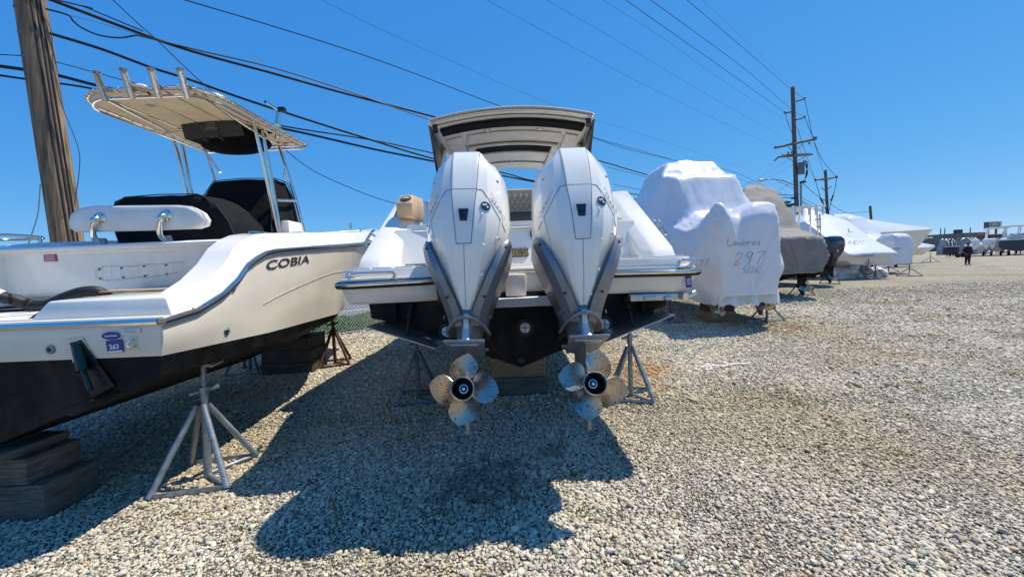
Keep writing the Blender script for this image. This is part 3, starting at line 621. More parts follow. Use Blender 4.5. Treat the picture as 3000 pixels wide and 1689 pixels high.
for x, z in ((-.605, .965), (.045, .972), (.705, .975)):
    l = obj('underwater_light', lathe([(.075, 0), (.072, .012), (.045, .016), (.040, .012)], (BX+x, 3.158, z), (0, -1, 0), 24), 'black_rubber', hb)
    obj('lens', lathe([(.042, .010), (.042, .016), (.036, .020)], (BX+x, 3.158, z), (0, -1, 0), 20), 'decal_white', l)
    obj('lens_cross', join(box((BX+x, 3.137, z), (.075, .004, .008)), box((BX+x, 3.136, z), (.008, .004, .075))), 'seam', l)
obj('drain_plug', lathe([(.03, 0), (.028, .01), (.012, .016)], (BX, 3.155, .70), (0, -1, 0), 16), 'black_plastic', hb)
# raked transom wall with the boat's name, speaker, sockets
def tw(x, z, off=0.0):
    t = (z-1.50)/.45; return Vector((BX+x, 3.62+.22*t-off-.10*max(0, abs(x)-.55), z))
obj('transom_wall', solid(grid(lambda u, v: tw(-1.16+2.32*u, 1.475+.40*v), 24, 6), .04), 'gelcoat', B)
obj('cockpit_sole', box((BX, 5.6, 1.62), (2.4, 3.6, .04)), 'gelcoat_deck', B)
for s in (-1, 1):
    # slanted stern quarter coaming
    o0 = [(3.20, 1.508), (3.28, 1.60), (4.50, 2.30), (4.90, 2.36), (4.9, 1.508)]
    o = obj('stern_quarter', bevel(loft([[(BX+s*1.335, y, z) for y, z in o0], [(BX+s*1.16, y+.02, z) for y, z in o0], [(BX+s*1.075, y+.10, z-.015) for y, z in o0]]), .014, 2), 'gelcoat', B)
    obj('cleat', join(tube([(BX+s*1.375, 3.52, 1.715), (BX+s*1.385, 3.56, 1.76), (BX+s*1.385, 3.74, 1.87), (BX+s*1.375, 3.78, 1.885)], .012, 8, smooth=3), tube([(BX+s*1.31, 3.60, 1.74), (BX+s*1.385, 3.60, 1.785)], .013, 8), tube([(BX+s*1.31, 3.71, 1.80), (BX+s*1.385, 3.71, 1.85)], .013, 8)), 'chrome', o)
obj('access_hatch', bevel(loft([[(BX+1.072, 4.02, 1.72), (BX+1.072, 4.28, 1.72), (BX+1.072, 4.28, 2.02), (BX+1.072, 4.02, 2.02)], [(BX+1.062, 4.03, 1.73), (BX+1.062, 4.27, 1.73), (BX+1.062, 4.27, 2.01), (BX+1.062, 4.03, 2.01)]]), .006), 'gelcoat_deck', B)
obj('info_sticker', box((BX+.96, 3.585, 1.665), (.10, .004, .10), rz=R(-8)), 'decal_white', B)
objs('sticker_print', [box((BX+.96, 3.5815, 1.70-.014*i), (.085, .002, .004), rz=R(-8)) for i in range(6)], 'decal_grey', B)
# name on the transom
tn = frame(tw(-.125, 1.605, .010), (1, 0, 0), (0, .44, .9))
obj('name_lettering', text('NES', .118, frame(tw(.005, 1.605, .006), (1, 0, 0), (0, .44, .9)), .003, sx=1.12, bold=.006), 'black_paint', B)
obj('name_lettering_face', text('NES', .112, frame(tw(.005, 1.606, .012), (1, 0, 0), (0, .44, .9)), .003, sx=1.12, bold=.0005), 'gold', B)
obj('badge_plate', box(tuple(tw(-.94, 1.525, .006)), (.19, .006, .032)), 'seam', B)
obj('badge_lettering', text('quiet', .034, frame(tw(-.985, 1.525, .011), (1, 0, 0), (0, .3, .95)), .0015, bold=.0006), 'decal_white', B)
# round speaker on the transom
sc_ = tw(.235, 1.785, .002); sa = Vector((0, -.9, .4)).normalized()
spk = obj('speaker', lathe([(.088, 0), (.088, .012), (.070, .016), (.066, .006)], sc_, sa, 28), 'black_plastic', B)
fsp = frame(sc_+sa*.012, (1, 0, 0), (0, .4, .9))
objs('speaker_spoke', [xf(box((.035*math.cos(a), .035*math.sin(a), 0), (.055, .010, .006), rz=a), fsp) for a in (0, math.pi*2/5, math.pi*4/5, math.pi*6/5, math.pi*8/5)], 'chrome', spk)
# aft ledge, chrome strip, sun-pad seats
obj('aft_ledge', box((BX, 3.95, 1.893), (2.12, .34, .055), bev=.012), 'gelcoat', B)
obj('ledge_rail', tube([(BX-1.0, 3.762, 1.866), (BX+1.0, 3.762, 1.866)], .012, 8), 'chrome', B)
sb_ = obj('seat_base', box((BX+.04, 4.20, 1.985), (1.9, .36, .14), bev=.03), 'vinyl_dark', B)
bk = obj('seat_back', box((BX+.10, 4.47, 2.195), (1.60, .14, .32), bev=.04), 'vinyl_tan', B)
# diamond tufting on the seat back, padded pieces in rows
tf = []
for r in range(4):
    for c in range(-9, 10):
        x = c*.066+(.033 if r % 2 else 0)
        tf.append(((BX+.12+x, 4.395, 2.10+r*.052)))
base_d = loft([[(0.031, 0, 0), (0, 0, .05), (-.031, 0, 0), (0, 0, -.05)], [(0.012, -.016, 0), (0, -.016, .02), (-.012, -.016, 0), (0, -.016, -.02)]])
me0 = None
for p in tf:
    if me0 is None:
        o = obj('diamond_pad', base_d, 'vinyl_tan', bk, sharp=70); me0 = o.data; o.location = p
    else:
        o = bpy.data.objects.new('diamond_pad', me0); COL.objects.link(o); o.parent = bk; o.location = p
# tan arm with cup holder at the left
arm = obj('armrest', bevel(loft([[(BX-1.19, 3.93, 2.02), (BX-1.03, 3.93, 2.02), (BX-1.03, 4.45, 2.02), (BX-1.19, 4.45, 2.02)], [(BX-1.19, 3.90, 2.155), (BX-1.02, 3.90, 2.155), (BX-1.02, 4.45, 2.20), (BX-1.19, 4.45, 2.20)], [(BX-1.17, 4.02, 2.26), (BX-1.03, 4.02, 2.26), (BX-1.03, 4.45, 2.29), (BX-1.17, 4.45, 2.29)]]), .02), 'vinyl_tan', B)
obj('cup_holder', lathe([(.055, 0), (.052, .006), (.045, .004), (.043, -.03)], (BX-1.10, 3.965, 2.213), (0, -.6, .8), 20), 'vinyl_dark', arm)
# a triangular burgee behind the arm
obj('pennant', solid(([(BX-1.30, 4.1, 1.98), (BX-1.24, 4.12, 2.14), (BX-1.20, 4.1, 1.98)], [(0, 1, 2)]), .008), 'gold', B)
# hardtop
HT = []
def htz(x, y): return 3.525-.13*(x/1.06)**2-.03*max(0, (y-5)/3)
prof = [(-1.06, 0), (-1.0, .4), (-.8, .75), (-.4, .95), (0, 1.0)]
hx = [-1.06, -1.0, -.75, -.4, 0, .4, .75, 1.0, 1.06]
def ht_pt(x, y, dz): return (BX+.03+x*(1 if y < 6 else 1-.10*(y-6)/2.4), y, htz(x, y)+dz)
tops = []
for y in (4.98, 5.05, 5.7, 6.3, 7.0, 7.65):
    k = .0 if y == 4.98 else 0
    tops.append([ht_pt(x, y, .0+(-.03 if y == 4.98 else 0)) for x in hx]+[ht_pt(x, y, -.10+(.02 if abs(x) > 1.02 else 0)) for x in reversed(hx)])
H = obj('hardtop', bevel(loft(tops), .012), 'gelcoat', B)
# dark strip and chrome strip of the rear lip, under-lining with recesses
def under(name, x0, x1, y0, y1, dz0, dz1, m, par=H, th=.012, n=14):
    return obj(name, solid(grid(lambda u, v: ht_pt(x0+(x1-x0)*u, y0+(y1-y0)*v, dz0+(dz1-dz0)*v), n, 3), th), m, par)
under('rear_fascia', -1.02, 1.02, 4.966, 4.972, -.085, -.035, 'hard_under')
obj('fascia_shade', tube([ht_pt(-1.03+2.06*i/20, 4.962, -.050) for i in range(21)], .020, 6), 'eva_grey', H)
obj('fascia_trim', tube([ht_pt(-1.03+2.06*i/20, 4.955, -.083) for i in range(21)], .010, 6), 'chrome', H)
under('headliner', -.99, .99, 5.0, 7.6, -.125, -.125, 'hard_under')
under('sun_shade_roll', -.93, .95, 5.05, 5.26, -.150, -.150, 'canvas_black', th=.03)
under('liner_panel', -.62, .70, 5.50, 5.86, -.150, -.150, 'hard_under')
under('side_panel', -.92, -.70, 5.50, 6.6, -.150, -.150, 'hard_under'); under('side_panel', .76, .94, 5.50, 6.6, -.150, -.150, 'hard_under')
under('roof_hatch', -.56, .62, 6.02, 6.36, -.152, -.152, 'canvas_black')
for (a, b, c, d) in ((-.66, -.57, 5.95, 7.3), (.63, .72, 5.95, 7.3), (-.57, .63, 5.95, 6.01), (-.57, .63, 6.37, 6.42)): under('hatch_frame', a, b, c, d, -.165, -.165, 'hard_under', th=.02)
under('hatch_blind', -.55, .61, 6.43, 7.2, -.150, -.150, 'hard_under')
under('liner_rib', -.7, .75, 6.95, 6.99, -.170, -.170, 'seam', th=.01)
obj('hatch_latch', join(box((BX+.04, 6.85, 3.345), (.10, .05, .03), bev=.006), box((BX+.04, 6.87, 3.325), (.015, .02, .04))), 'gelcoat', H)
for x in (-.34, .40):
    dl = obj('dome_light', lathe([(.045, 0), (.04, .012)], ht_pt(x, 5.45, -.137), (0, 0, -1), 18), 'alu', H)
    obj('light_lens', lathe([(.026, .0125), (.024, .016)], ht_pt(x, 5.45, -.137), (0, 0, -1), 14), 'decal_white', dl)
for s in (-1, 1):
    obj('rod_socket', join(lathe([(.035, 0), (.035, .03), (.028, .05), (.036, .075), (.036, .10)], ht_pt(s*.985, 5.02, -.10), (s*-.1, -.35, -.75), 16)), 'black_plastic', H)
    # side glass and supports of the hardtop
    objs('side_pillar', [tube([(BX+.03+s*1.03, y0, 3.31), (BX+.03+s*1.12, y1, 2.28)], .035, 8) for y0, y1 in ((6.0, 5.2), (7.4, 8.4))], 'gelcoat', B)
    obj('window_edge', bevel(loft([[(BX+.03+s*1.075, 5.05, 3.33), (BX+.03+s*1.045, 5.05, 3.33), (BX+.03+s*1.045, 6.2, 3.30), (BX+.03+s*1.075, 6.2, 3.30)], [(BX+.03+s*1.075, 5.6, 2.62), (BX+.03+s*1.045, 5.6, 2.62), (BX+.03+s*1.045, 6.4, 2.30), (BX+.03+s*1.075, 6.4, 2.30)]]), .004), 'glass_dark', B)
mg = bpy.data.materials.new('windscreen_glass'); mg.use_nodes = True; MATS['windscreen_glass'] = mg
pb = mg.node_tree.nodes['Principled BSDF']; pb.inputs['Transmission Weight'].default_value = 1.0; pb.inputs['Roughness'].default_value = .0; pb.inputs['IOR'].default_value = 1.03; pb.inputs['Base Color'].default_value = (.93, .95, .95, 1)
obj('windscreen', solid(grid(lambda u, v: (BX+.03+(-1.05+2.1*u)*(1-.06*v), 9.0-1.45*v-.5*(2*u-1)**2, 2.36+1.0*v), 10, 4), .006), 'windscreen_glass', B)
obj('helm_console', box((BX+.45, 6.9, 1.95), (.8, .7, .62), bev=.08), 'gelcoat_deck', B)
# fuel hose in the well and exhaust pipe fittings
obj('rigging_hose', join(tube([(BX-.26, 3.18, 1.40), (BX-.235, 3.04, 1.34), (BX-.24, 2.98, 1.23), (BX-.30, 2.95, 1.15)], .028, 10, smooth=6)), 'black_rubber', B)
# ================================================================ the centre console boat on the left
A = thing('centre_console_boat', 'cream and white open boat with a tan canvas T-top and black covers', 'boat', (-3.25, 5.2, 0.0), world=True)
def axc(y): return -3.35+.0394*(y-2.3)
KS = [(0, 1.22, 2.30, 1.240), (.04, 1.22, 2.55, 1.275), (.08, 1.217, 2.78, 1.365), (.11, 1.213, 2.94, 1.465), (.135, 1.21, 3.06, 1.575), (.155, 1.207, 3.18, 1.635), (.175, 1.205, 3.30, 1.680), (.20, 1.20, 3.46, 1.708), (.28, 1.19, 4.1, 1.765), (.5, 1.13, 5.3, 1.865), (.7, .96, 6.6, 2.00), (.85, .66, 7.7, 2.135), (.95, .28, 8.36, 2.225), (1, .012, 8.65, 2.265)]
KP = [(0, 1.20, 2.30, 1.03), (.2, 1.19, 3.3, .995), (.5, 1.03, 4.85, .965), (.65, .78, 5.5, .95), (.8, .42, 6.2, .945), (.9, .18, 6.62, .97), (1, .010, 6.95, 1.05)]
KC = [(0, 1.165, 2.30, .890), (.2, 1.15, 3.3, .885), (.5, .97, 4.8, .88), (.65, .70, 5.4, .875), (.8, .35, 6.05, .88), (.9, .13, 6.45, .91), (1, .008, 6.8, .98)]
KK = [(0, 0, 2.30, .47), (.5, 0, 4.6, .47), (.8, 0, 5.9, .56), (1, 0, 6.6, .86)]
US = sorted(set([k[0] for k in KS]+[i/40 for i in range(41)]))
def ap(s, hw, y, z): return (axc(y)+s*hw, y, z)
def rail(u, out=0.0, dz=0.0):
    hw, y, z = interp(KS, u); return hw+out, y, z+dz
bot = []
for u in US:
    k = interp(KK, u); c = interp(KC, u); p = interp(KP, u)
    h = [k, [c[0]*.5, (k[1]+c[1])/2, k[2]+(c[2]-k[2])*.52], [c[0]*.53, (k[1]+c[1])/2, k[2]+(c[2]-k[2])*.49], [c[0]*.96, c[1], c[2]-.012], [c[0]+.02 if u < .98 else c[0], c[1], c[2]+.015], p]
    bot.append([ap(1, *q) for q in h]+[ap(-1, *q) for q in h[:0:-1]])
AB = obj('hull_bottom', loft([r[5::-1]+r[:5:-1] for r in bot], closed=False, cap0=True, cap1=False), 'antifoul', A, sharp=25)
side = {}
for s in (-1, 1):
    def sd(i, j):
        u = US[i]; p = interp(KP, u); q = interp(KS, u); v = j/8
        fl_ = .10*math.sin(math.pi*v)*max(0, u-.35)*(1-u**6)
        hw = p[0]+(q[0]-p[0])*v+(.016*math.sin(math.pi*v)*(1-u) - fl_*1.6*(1-v*.3))
        hw = max(hw, .006)
        return ap(s, hw, p[1]+(q[1]-p[1])*(v if u < .5 else v**1.0), p[2]+(q[2]-p[2])*v)
    side[s] = sd
    V = [sd(i, j) for i in range(len(US)) for j in range(9)]; n = 9
    Fc = [(i*n+j, (i+1)*n+j, (i+1)*n+j+1, i*n+j+1) for i in range(len(US)-1) for j in range(8)]
    obj('hull_side', solid((V, Fc), .012), 'gelcoat_cream', A, sharp=50)
def sidep(u, v, off=0.0):
    """starboard side at u, v pushed outwards"""
    i = min(range(len(US)), key=lambda k: abs(US[k]-u)); a = Vector(side[1](i, int(round(v*8)))); return a+Vector((off, 0, 0))
# transom: cream upper, sits in front of the black bottom cap
tp = lambda x, z, off=0: (axc(2.3)+x, 2.296-off+.0*x, z)
obj('transom', bevel(loft([[tp(-1.20, 1.03), tp(1.20, 1.03), tp(1.222, 1.235), tp(-1.222, 1.235)], [(x, 2.33, z) for x, _, z in [tp(-1.20, 1.03), tp(1.20, 1.03), tp(1.222, 1.235), tp(-1.222, 1.235)]]]), .006), 'gelcoat_cream', A)
# chrome rub rail round the stern and along both sides
objs('rub_rail', [tube([ap(s, *rail(u, .012)) for u in US], .020, 8) for s in (-1, 1)]+[tube([tp(-1.225, 1.242, .012), tp(1.225, 1.242, .012)], .020, 8)], 'chrome', A)
objs('rail_backing', [tube([ap(s, *rail(u, .004, -.024)) for u in US], .016, 6) for s in (-1, 1)], 'eva_grey', A)
objs('boot_stripe', [tube([Vector(side[s](i, 4.8 if US[i] > .4 else 4.8-26*(.4-US[i])**2-2.5*(.4-US[i])))+Vector((s*.002, 0, 0)) for i in range(len(US)) if .16 < US[i] < .985], .0032, 6) for s in (-1, 1)], 'eva_grey', A)
# deck cap: outer wall above the rail, gunwale top, inner coaming
for s in (-1, 1):
    rg = []
    for u in [q for q in US if q >= .035]:
        hw, y, z = interp(KS, u); k = min(1, hw/.35)
        cap = .075+.075*min(1, max(0, (u-.035)/.12))
        w = .20*k
        rg.append([ap(s, max(hw-.004, 0), y, z+.012), ap(s, max(hw-.035*k, 0), y, z+.022), ap(s, max(hw-.055*k, 0), y, z+cap*.75), ap(s, max(hw-.085*k, 0), y, z+cap), ap(s, max(hw-.085*k-w, 0), y, z+cap+.006), ap(s, max(hw-.11*k-w, 0), y, z+cap-.02), ap(s, max(hw-.115*k-w, 0), y, min(z+cap-.05, 1.32) if u < .75 else z+cap-.06)])
    obj('gunwale', solid(loft(rg, closed=False, cap0=False, cap1=False), .008), 'gelcoat', A, sharp=30)
# foredeck
obj('foredeck', loft([[ap(-1, max(interp(KS, u)[0]-.25, 0), *[interp(KS, u)[1], interp(KS, u)[2]+.15]), ap(1, max(interp(KS, u)[0]-.25, 0), *[interp(KS, u)[1], interp(KS, u)[2]+.15])] for u in US if u >= .80], closed=False, cap0=False, cap1=False), 'gelcoat_deck', A)
obj('cockpit_sole', loft([[ap(-1, interp(KS, u)[0]-.28, interp(KS, u)[1], 1.30), ap(1, interp(KS, u)[0]-.28, interp(KS, u)[1], 1.30)] for u in US if .13 < u < .86], closed=False, cap0=False, cap1=False), 'gelcoat_deck', A)
# aft bulkhead with broad top
bw = .95
c0 = axc(3.2)
blk = [(3.235, 1.36), (3.20, 1.42), (3.195, 1.742), (3.165, 1.762), (3.165, 1.79), (3.20, 1.805), (3.62, 1.81), (3.64, 1.36)]
def bulk(): return bevel(loft([[(c0-1.02, y, z) for y, z in blk], [(c0+1.02, y, z) for y, z in blk]]), .008)
BH = obj('aft_bulkhead', bulk(), 'gelcoat', A, sharp=30)
# splash well floor, raised starboard corner block, curb
obj('well_floor', box((c0-.10, 2.80, 1.255), (2.25, .84, .05), bev=.01), 'gelcoat_deck', A)
obj('corner_block', bevel(loft([[(c0+.28, 2.375, 1.255), (c0+1.19, 2.375, 1.255), (c0+1.19, 2.90, 1.255), (c0+.40, 2.90, 1.255)], [(c0+.40, 2.395, 1.385), (c0+1.14, 2.395, 1.385), (c0+1.12, 2.90, 1.41), (c0+.50, 2.90, 1.41)]]), .014), 'gelcoat', A)
obj('stern_curb', box((c0, 2.335, 1.258), (2.40, .06, .03), bev=.010), 'gelcoat', A)
obj('well_board', box((c0+.60, 3.00, 1.418), (.80, .36, .012), bev=.003), 'plywood', A)
objs('board_edge', [box((c0-.1, 3.185, 1.365), (1.9, .02, .02))], 'plywood', A)
# sticker, old adhesive outline, pop-up cleat on the bulkhead
ws = P(146, 748, 3.19)
stk = obj('warning_sticker', box((ws.x, 3.1925, ws.z-.022), (.105, .006, .058)), 'decal_red', BH)
objs('sticker_print', [box((ws.x, 3.1885, ws.z-.004-.013*i), (.085, .002, .004)) for i in range(4)], 'decal_white', stk)
mat('glue', (.56, .55, .53), .7)
g1 = [P(x, y, 3.190) for x, y in ((278, 800), (283, 788), (300, 781), (330, 780), (360, 781), (395, 780), (425, 775), (460, 774), (490, 771), (520, 768), (545, 766))]
g2 = [P(x, y, 3.190) for x, y in ((278, 802), (284, 815), (305, 822), (340, 820), (372, 817), (405, 812), (440, 811), (470, 806), (500, 802), (530, 798))]
objs('glue_outline', [tube(g1, .0018, 5), tube(g2, .0018, 5)]+[tube([P(x, 781-(x-300)*.05, 3.19), P(x+3, 818-(x-300)*.08, 3.19)], .0007, 4) for x in range(300, 540, 26)], 'glue', BH)
objs('screw_hole', [lathe([(.008, 0), (.008, .003)], P(x, y, 3.192), (0, -1, 0), 8) for x, y in ((291, 789), (356, 785), (422, 780), (487, 776), (294, 816), (361, 812), (425, 808), (489, 803))], 'black_paint', BH)
cl = P(180, 729, 3.28); obj('pop_up_cleat', xf(lathe([(.075, 0), (.07, .012), (.05, .016)], (0, 0, 0), (0, 0, 1), 20), Matrix.Translation((cl.x, 3.30, 1.805)) @ Matrix.Diagonal((1.2, .55, 1, 1))), 'chrome', A)
cq = PX(705, 690, axc(3.6)+1.03); obj('gunwale_cleat', xf(lathe([(.085, 0), (.08, .014), (.05, .02)], (0, 0, 0), (0, 0, 1), 20), Matrix.Translation((axc(3.5)+1.02, 3.52, 1.872)) @ Matrix.Rotation(R(80), 4, 'Z') @ Matrix.Diagonal((1.4, .5, 1, 1))), 'chrome', A)
# corrugated hose and cable in the well
hp = [P(-60, 830, 2.6), P(0, 868, 2.62), P(45, 878, 2.66), P(90, 893, 2.7), P(140, 893, 2.72), P(190, 872, 2.76), P(240, 855, 2.80), P(285, 853, 2.84), P(315, 870, 2.88), P(330, 882, 2.90)]
sp_ = smooth_path(hp, 14); hr = [.036+(.0045 if i % 2 else 0) for i in range(len(sp_))]
obj('corrugated_hose', tube(sp_, hr, 12), 'black_rubber', A, sharp=80)
objs('battery_cable', [tube([P(85, 940, 2.40), P(120, 918, 2.45), P(160, 898, 2.55), P(205, 888, 2.66), P(240, 882, 2.75)], .014, 8, smooth=5), tube([P(95, 938, 2.42), P(135, 910, 2.48), P(175, 893, 2.58), P(215, 884, 2.7), P(246, 884, 2.76)], .010, 8, smooth=5)], 'black_rubber', A)
obj('hose_collar', tube([P(-12, 862, 2.61), P(3, 868, 2.62)], .044, 12), 'decal_white', A)
# transom fittings
def tdec(px, py): p = P(px, py, 2.288); return p
p = tdec(337, 1014); tg = obj('number_decal', box((p.x, 2.287, p.z), (.098, .004, .078), M=Matrix.Rotation(R(-3), 4, 'Y')), 'decal_blue', A)
obj('decal_digits', text('263', .040, frame((p.x, 2.283, p.z-.002), (1, 0, .05), (0, 0, 1)), .001, bold=.001), 'decal_white', tg)
obj('decal_band', box((p.x+.002, 2.284, p.z-.031), (.088, .003, .012), M=Matrix.Rotation(R(-3), 4, 'Y')), 'decal_white', tg)
p = tdec(326, 983); ov = obj('oval_decal', xf(lathe([(.028, 0), (.028, .004)], (0, 0, 0), (0, -1, 0), 28), Matrix.Translation((p.x, 2.291, p.z)) @ Matrix.Diagonal((2.1, 1, .85, 1))), 'decal_blue', A)
obj('decal_script', text('PowerMarine', .014, frame((p.x, 2.2855, p.z), (1, 0, .05), (0, 0, 1)), .001, bold=.0004), 'decal_white', ov)
obj('oval_rim', xf(lathe([(.031, 0), (.031, .002)], (0, 0, 0), (0, -1, 0), 28), Matrix.Translation((p.x, 2.2915, p.z)) @ Matrix.Diagonal((2.1, 1, .85, 1))), 'decal_white', ov)
p = tdec(383, 971); pl_ = obj('builder_plate', box((p.x, 2.288, p.z), (.115, .004, .030), M=Matrix.Rotation(R(-3), 4, 'Y')), 'vinyl_white', A)
objs('plate_print', [box((p.x, 2.2855, p.z+.006-.010*i), (.075, .002, .003)) for i in range(2)], 'decal_grey', pl_)
p = tdec(390, 1006); obj('tow_eye', tube([(p.x+.012, 2.295, p.z+.030), (p.x+.002, 2.275, p.z+.026), (p.x-.012, 2.262, p.z), (p.x+.002, 2.275, p.z-.022), (p.x+.016, 2.295, p.z-.026)], .0075, 8, smooth=4), 'chrome', A)
objs('tow_eye_plate', [lathe([(.013, 0), (.012, .006)], (p.x+.014, 2.294, p.z+dz), (0, -1, 0), 14) for dz in (.028, -.024)], 'chrome', A)
p = tdec(146, 1024); th = obj('drain_fitting', lathe([(.027, 0), (.025, .008), (.014, .010), (.013, .002)], (p.x, 2.294, p.z), (0, -1, 0), 18), 'galv', A)
obj('drain_bore', lathe([(.013, .003), (.012, .0085)], (p.x, 2.294, p.z), (0, -1, 0), 14), 'black_paint', th)
# recessed trim ram pocket: black trough with green-black ram
q = [tdec(*t) for t in ((192, 996), (240, 988), (345, 1132), (262, 1172))]
q3 = [tdec(*t) for t in ((192, 996), (240, 988), (262, 1024), (214, 1062))]
obj('ram_pocket_lip', solid(([(v.x, 2.2905, v.z) for v in q3], [(0, 1, 2, 3)]), .003), 'gelcoat_cream', A)
q2 = [tdec(*t) for t in ((205, 1004), (240, 994), (338, 1130), (270, 1164))]
obj('ram_pocket', solid(([(v.x, 2.2865, v.z) for v in q2], [(0, 1, 2, 3)]), .002), 'black_paint', A)
mat('ram_green', (.012, .030, .024), .25, var=.5, vscale=20)
obj('trim_ram', join(tube([tuple(tdec(225, 1010)-Vector((0, -.002, 0))), tuple(tdec(262, 1080)-Vector((0, .035, 0)))], .028, 12), tube([tuple(tdec(262, 1080)-Vector((0, .035, 0))), tuple(tdec(292, 1135)-Vector((0, .05, 0)))], .014, 10)), 'ram_green', A)
obj('trim_plate', box((tdec(300, 1155).x, 2.22, tdec(300, 1160).z-.0), (.20, .16, .010), M=Matrix.Rotation(R(-14), 4, 'Y')), 'antifoul', A)
# side fittings and lettering
def stbd(px, py, off=0.0):
    """nearest point of the starboard side seen at a photograph pixel"""
    d = ray(px, py); best = None
    for i in range(len(US)):
        for j in [q/4 for q in range(33)]:
            v = Vector(side[1](i, j))-Vector((0, 0, CAMH)); k = v.dot(d)/d.dot(d); e = (v-d*k).length/k
            if best is None or e < best[0]: best = (e, k)
    return Vector((0, 0, CAMH))+d*best[1]
for px, py in ((681, 843), (663, 969)):
    c = stbd(px, py); f = obj('thru_hull', lathe([(.030, -.02), (.030, .016), (.022, .020), (.018, .012)], c+Vector((-.01, 0, 0)), (1, -.05, .05), 18), 'chrome', A)
    obj('bore', lathe([(.018, .010), (.017, .0165)], c+Vector((-.01, 0, 0)), (1, -.05, .05), 14), 'black_paint', f)
la, lb = stbd(787, 778), stbd(893, 760)
xd = lb-la; ln = xd.length; mid_ = (la+lb)/2
from mathutils.bvhtree import BVHTree
_sv = [Vector(side[1](i, j/2)) for i in range(len(US)) for j in range(17)]
_bt = BVHTree.FromPolygons(_sv, [(i*17+j, (i+1)*17+j, (i+1)*17+j+1, i*17+j+1) for i in range(len(US)-1) for j in range(16)])
def on_side(g, off):
    out = []
    for p in g[0]:
        h_ = _bt.ray_cast(Vector((p[0]+1.0, p[1], p[2])), Vector((-1, 0, 0))); dx = p[0]-mid_.x
        out.append((h_[0].x+off+(.004 if p[3] else 0), p[1], p[2]) if h_[0] is not None else p[:3])
    return out, g[1]
def side_text(size, bold, off):
    M0 = frame((0, 0, 0), (1, 0, 0), (0, 1, 0)); t0 = text('COBIA', size, M0, .002, shear=.25, bold=bold); w0 = max(v[0] for v in t0[0])-min(v[0] for v in t0[0]); x0 = (max(v[0] for v in t0[0])+min(v[0] for v in t0[0]))/2
    M1 = frame(mid_, xd, (0, 0, 1)); vv = []
    for v in t0[0]:
        q = M1 @ Vector(((v[0]-x0)*ln/w0, v[1], 0)); vv.append((q.x, q.y, q.z, v[2] > 0))
    return on_side((vv, t0[1]), off)
obj('lettering', side_text(.108, .0012, .004), 'badge_dark', A)
# bow cleat post, bow rail, port stern rail
p = P(1027, 656, 8.2); obj('bow_post', tube([(p.x, 8.2, p.z-.16), (p.x, 8.2, p.z+.03)], .03, 10), 'chrome', A)
obj('bow_rail', tube([ap(1, .62, 6.6, 2.16), ap(1, .60, 6.7, 2.20), ap(1, .42, 7.5, 2.30), ap(1, .35, 7.6, 2.29)], .012, 8, smooth=3), 'chrome', A)
r0 = [P(-90, 692, 3.7), P(0, 688, 3.8), P(60, 690, 3.85), P(110, 694, 3.9), P(126, 697, 3.9), P(118, 704, 3.88), P(104, 724, 3.86), P(100, 745, 3.86)]
r1 = [P(-90, 706, 3.5), P(0, 702, 3.6), P(60, 701, 3.75), P(105, 699, 3.88), P(122, 698, 3.9)]
# backrest bolster on two stainless posts
bc_ = [(203, 668), (200, 650), (205, 630), (225, 612), (270, 604), (400, 603), (520, 602), (560, 606), (590, 622), (604, 643), (600, 660), (575, 668), (480, 672), (350, 675), (225, 679)]
YB = 3.26
pf = [P(x, y, YB) for x, y in bc_]; cen = sum(pf, Vector())/len(pf)
rb = [[Vector(cen+(q-cen)*k)+Vector((0, dy, 0)) for q in pf] for k, dy in ((.90, -.012), (.97, -.006), (1.0, .012), (1.0, .055), (.95, .085), (.85, .10))]
BL = obj('backrest_pad', loft(rb), 'vinyl_white', A, sharp=60)
objs('backrest_piping', [tube(rb[2]+[rb[2][0]], .006, 6)], 'gelcoat', BL)
for x0, y0, x1, y1 in ((293, 640, 300, 708), (487, 632, 492, 700)):
    a = P(x0, y0, YB-.012); b_ = P(x1, y1, 3.30); b_.z = 1.80
    pt_ = [a+Vector((0, .01, 0)), a+Vector((-.010, -.032, -.004)), a+Vector((-.016, -.044, -.04)), Vector((b_.x-.012, 3.245, b_.z+.07)), Vector((b_.x, 3.30, b_.z))]
    ps_ = obj('backrest_post', tube(pt_, .021, 10, smooth=5), 'chrome', A)
    obj('flange', lathe([(.055, 0), (.052, .008), (.03, .014)], a+Vector((0, .002, 0)), (0, -1, 0), 20), 'chrome', ps_)
    obj('socket', lathe([(.034, 0), (.032, .05), (.026, .06)], (b_.x, 3.30, 1.803), (0, -.1, 1), 14), 'galv', ps_)
    objs('flange_screw', [lathe([(.006, 0), (.005, .004)], a+Vector((.04*math.cos(k), -.008, .04*math.sin(k))), (0, -1, 0), 8) for k in (.8, 2.4, 3.9, 5.5)], 'black_paint', ps_)
# black covered leaning post
def drape(name, rings, m, seed=0, amp=.012, fr=5.0, parent=A, sub=4):
    """cloth over rings (bottom to top): subdivided with folds"""
    n = len(rings[0]); out = []
    R2 = []
    for i in range(len(rings)-1):
        for s in range(sub): R2.append([Vector(rings[i][j]).lerp(Vector(rings[i+1][j]), s/sub) for j in range(n)])
    R2.append([Vector(q) for q in rings[-1]])
    for r in R2:
        rr = []
        for j in range(n):
            for s in range(sub): rr.append(r[j].lerp(r[(j+1) % n], s/sub))
        out.append(rr)
    c = sum((sum(r, Vector()) for r in out), Vector())/(len(out)*len(out[0]))
    for r in out:
        for q in r:
            d = (q-c); d.z *= .3; d = d.normalized() if d.length > 1e-5 else Vector((0, 0, 1))
            q += d*amp*(mnoise.noise((q.x*fr+seed, q.y*fr, q.z*fr*.5))+.6*mnoise.noise((q.x*fr*2.3, q.y*fr*2.3+seed, q.z*fr)))
    return obj(name, loft(out), m, parent, sharp=75)
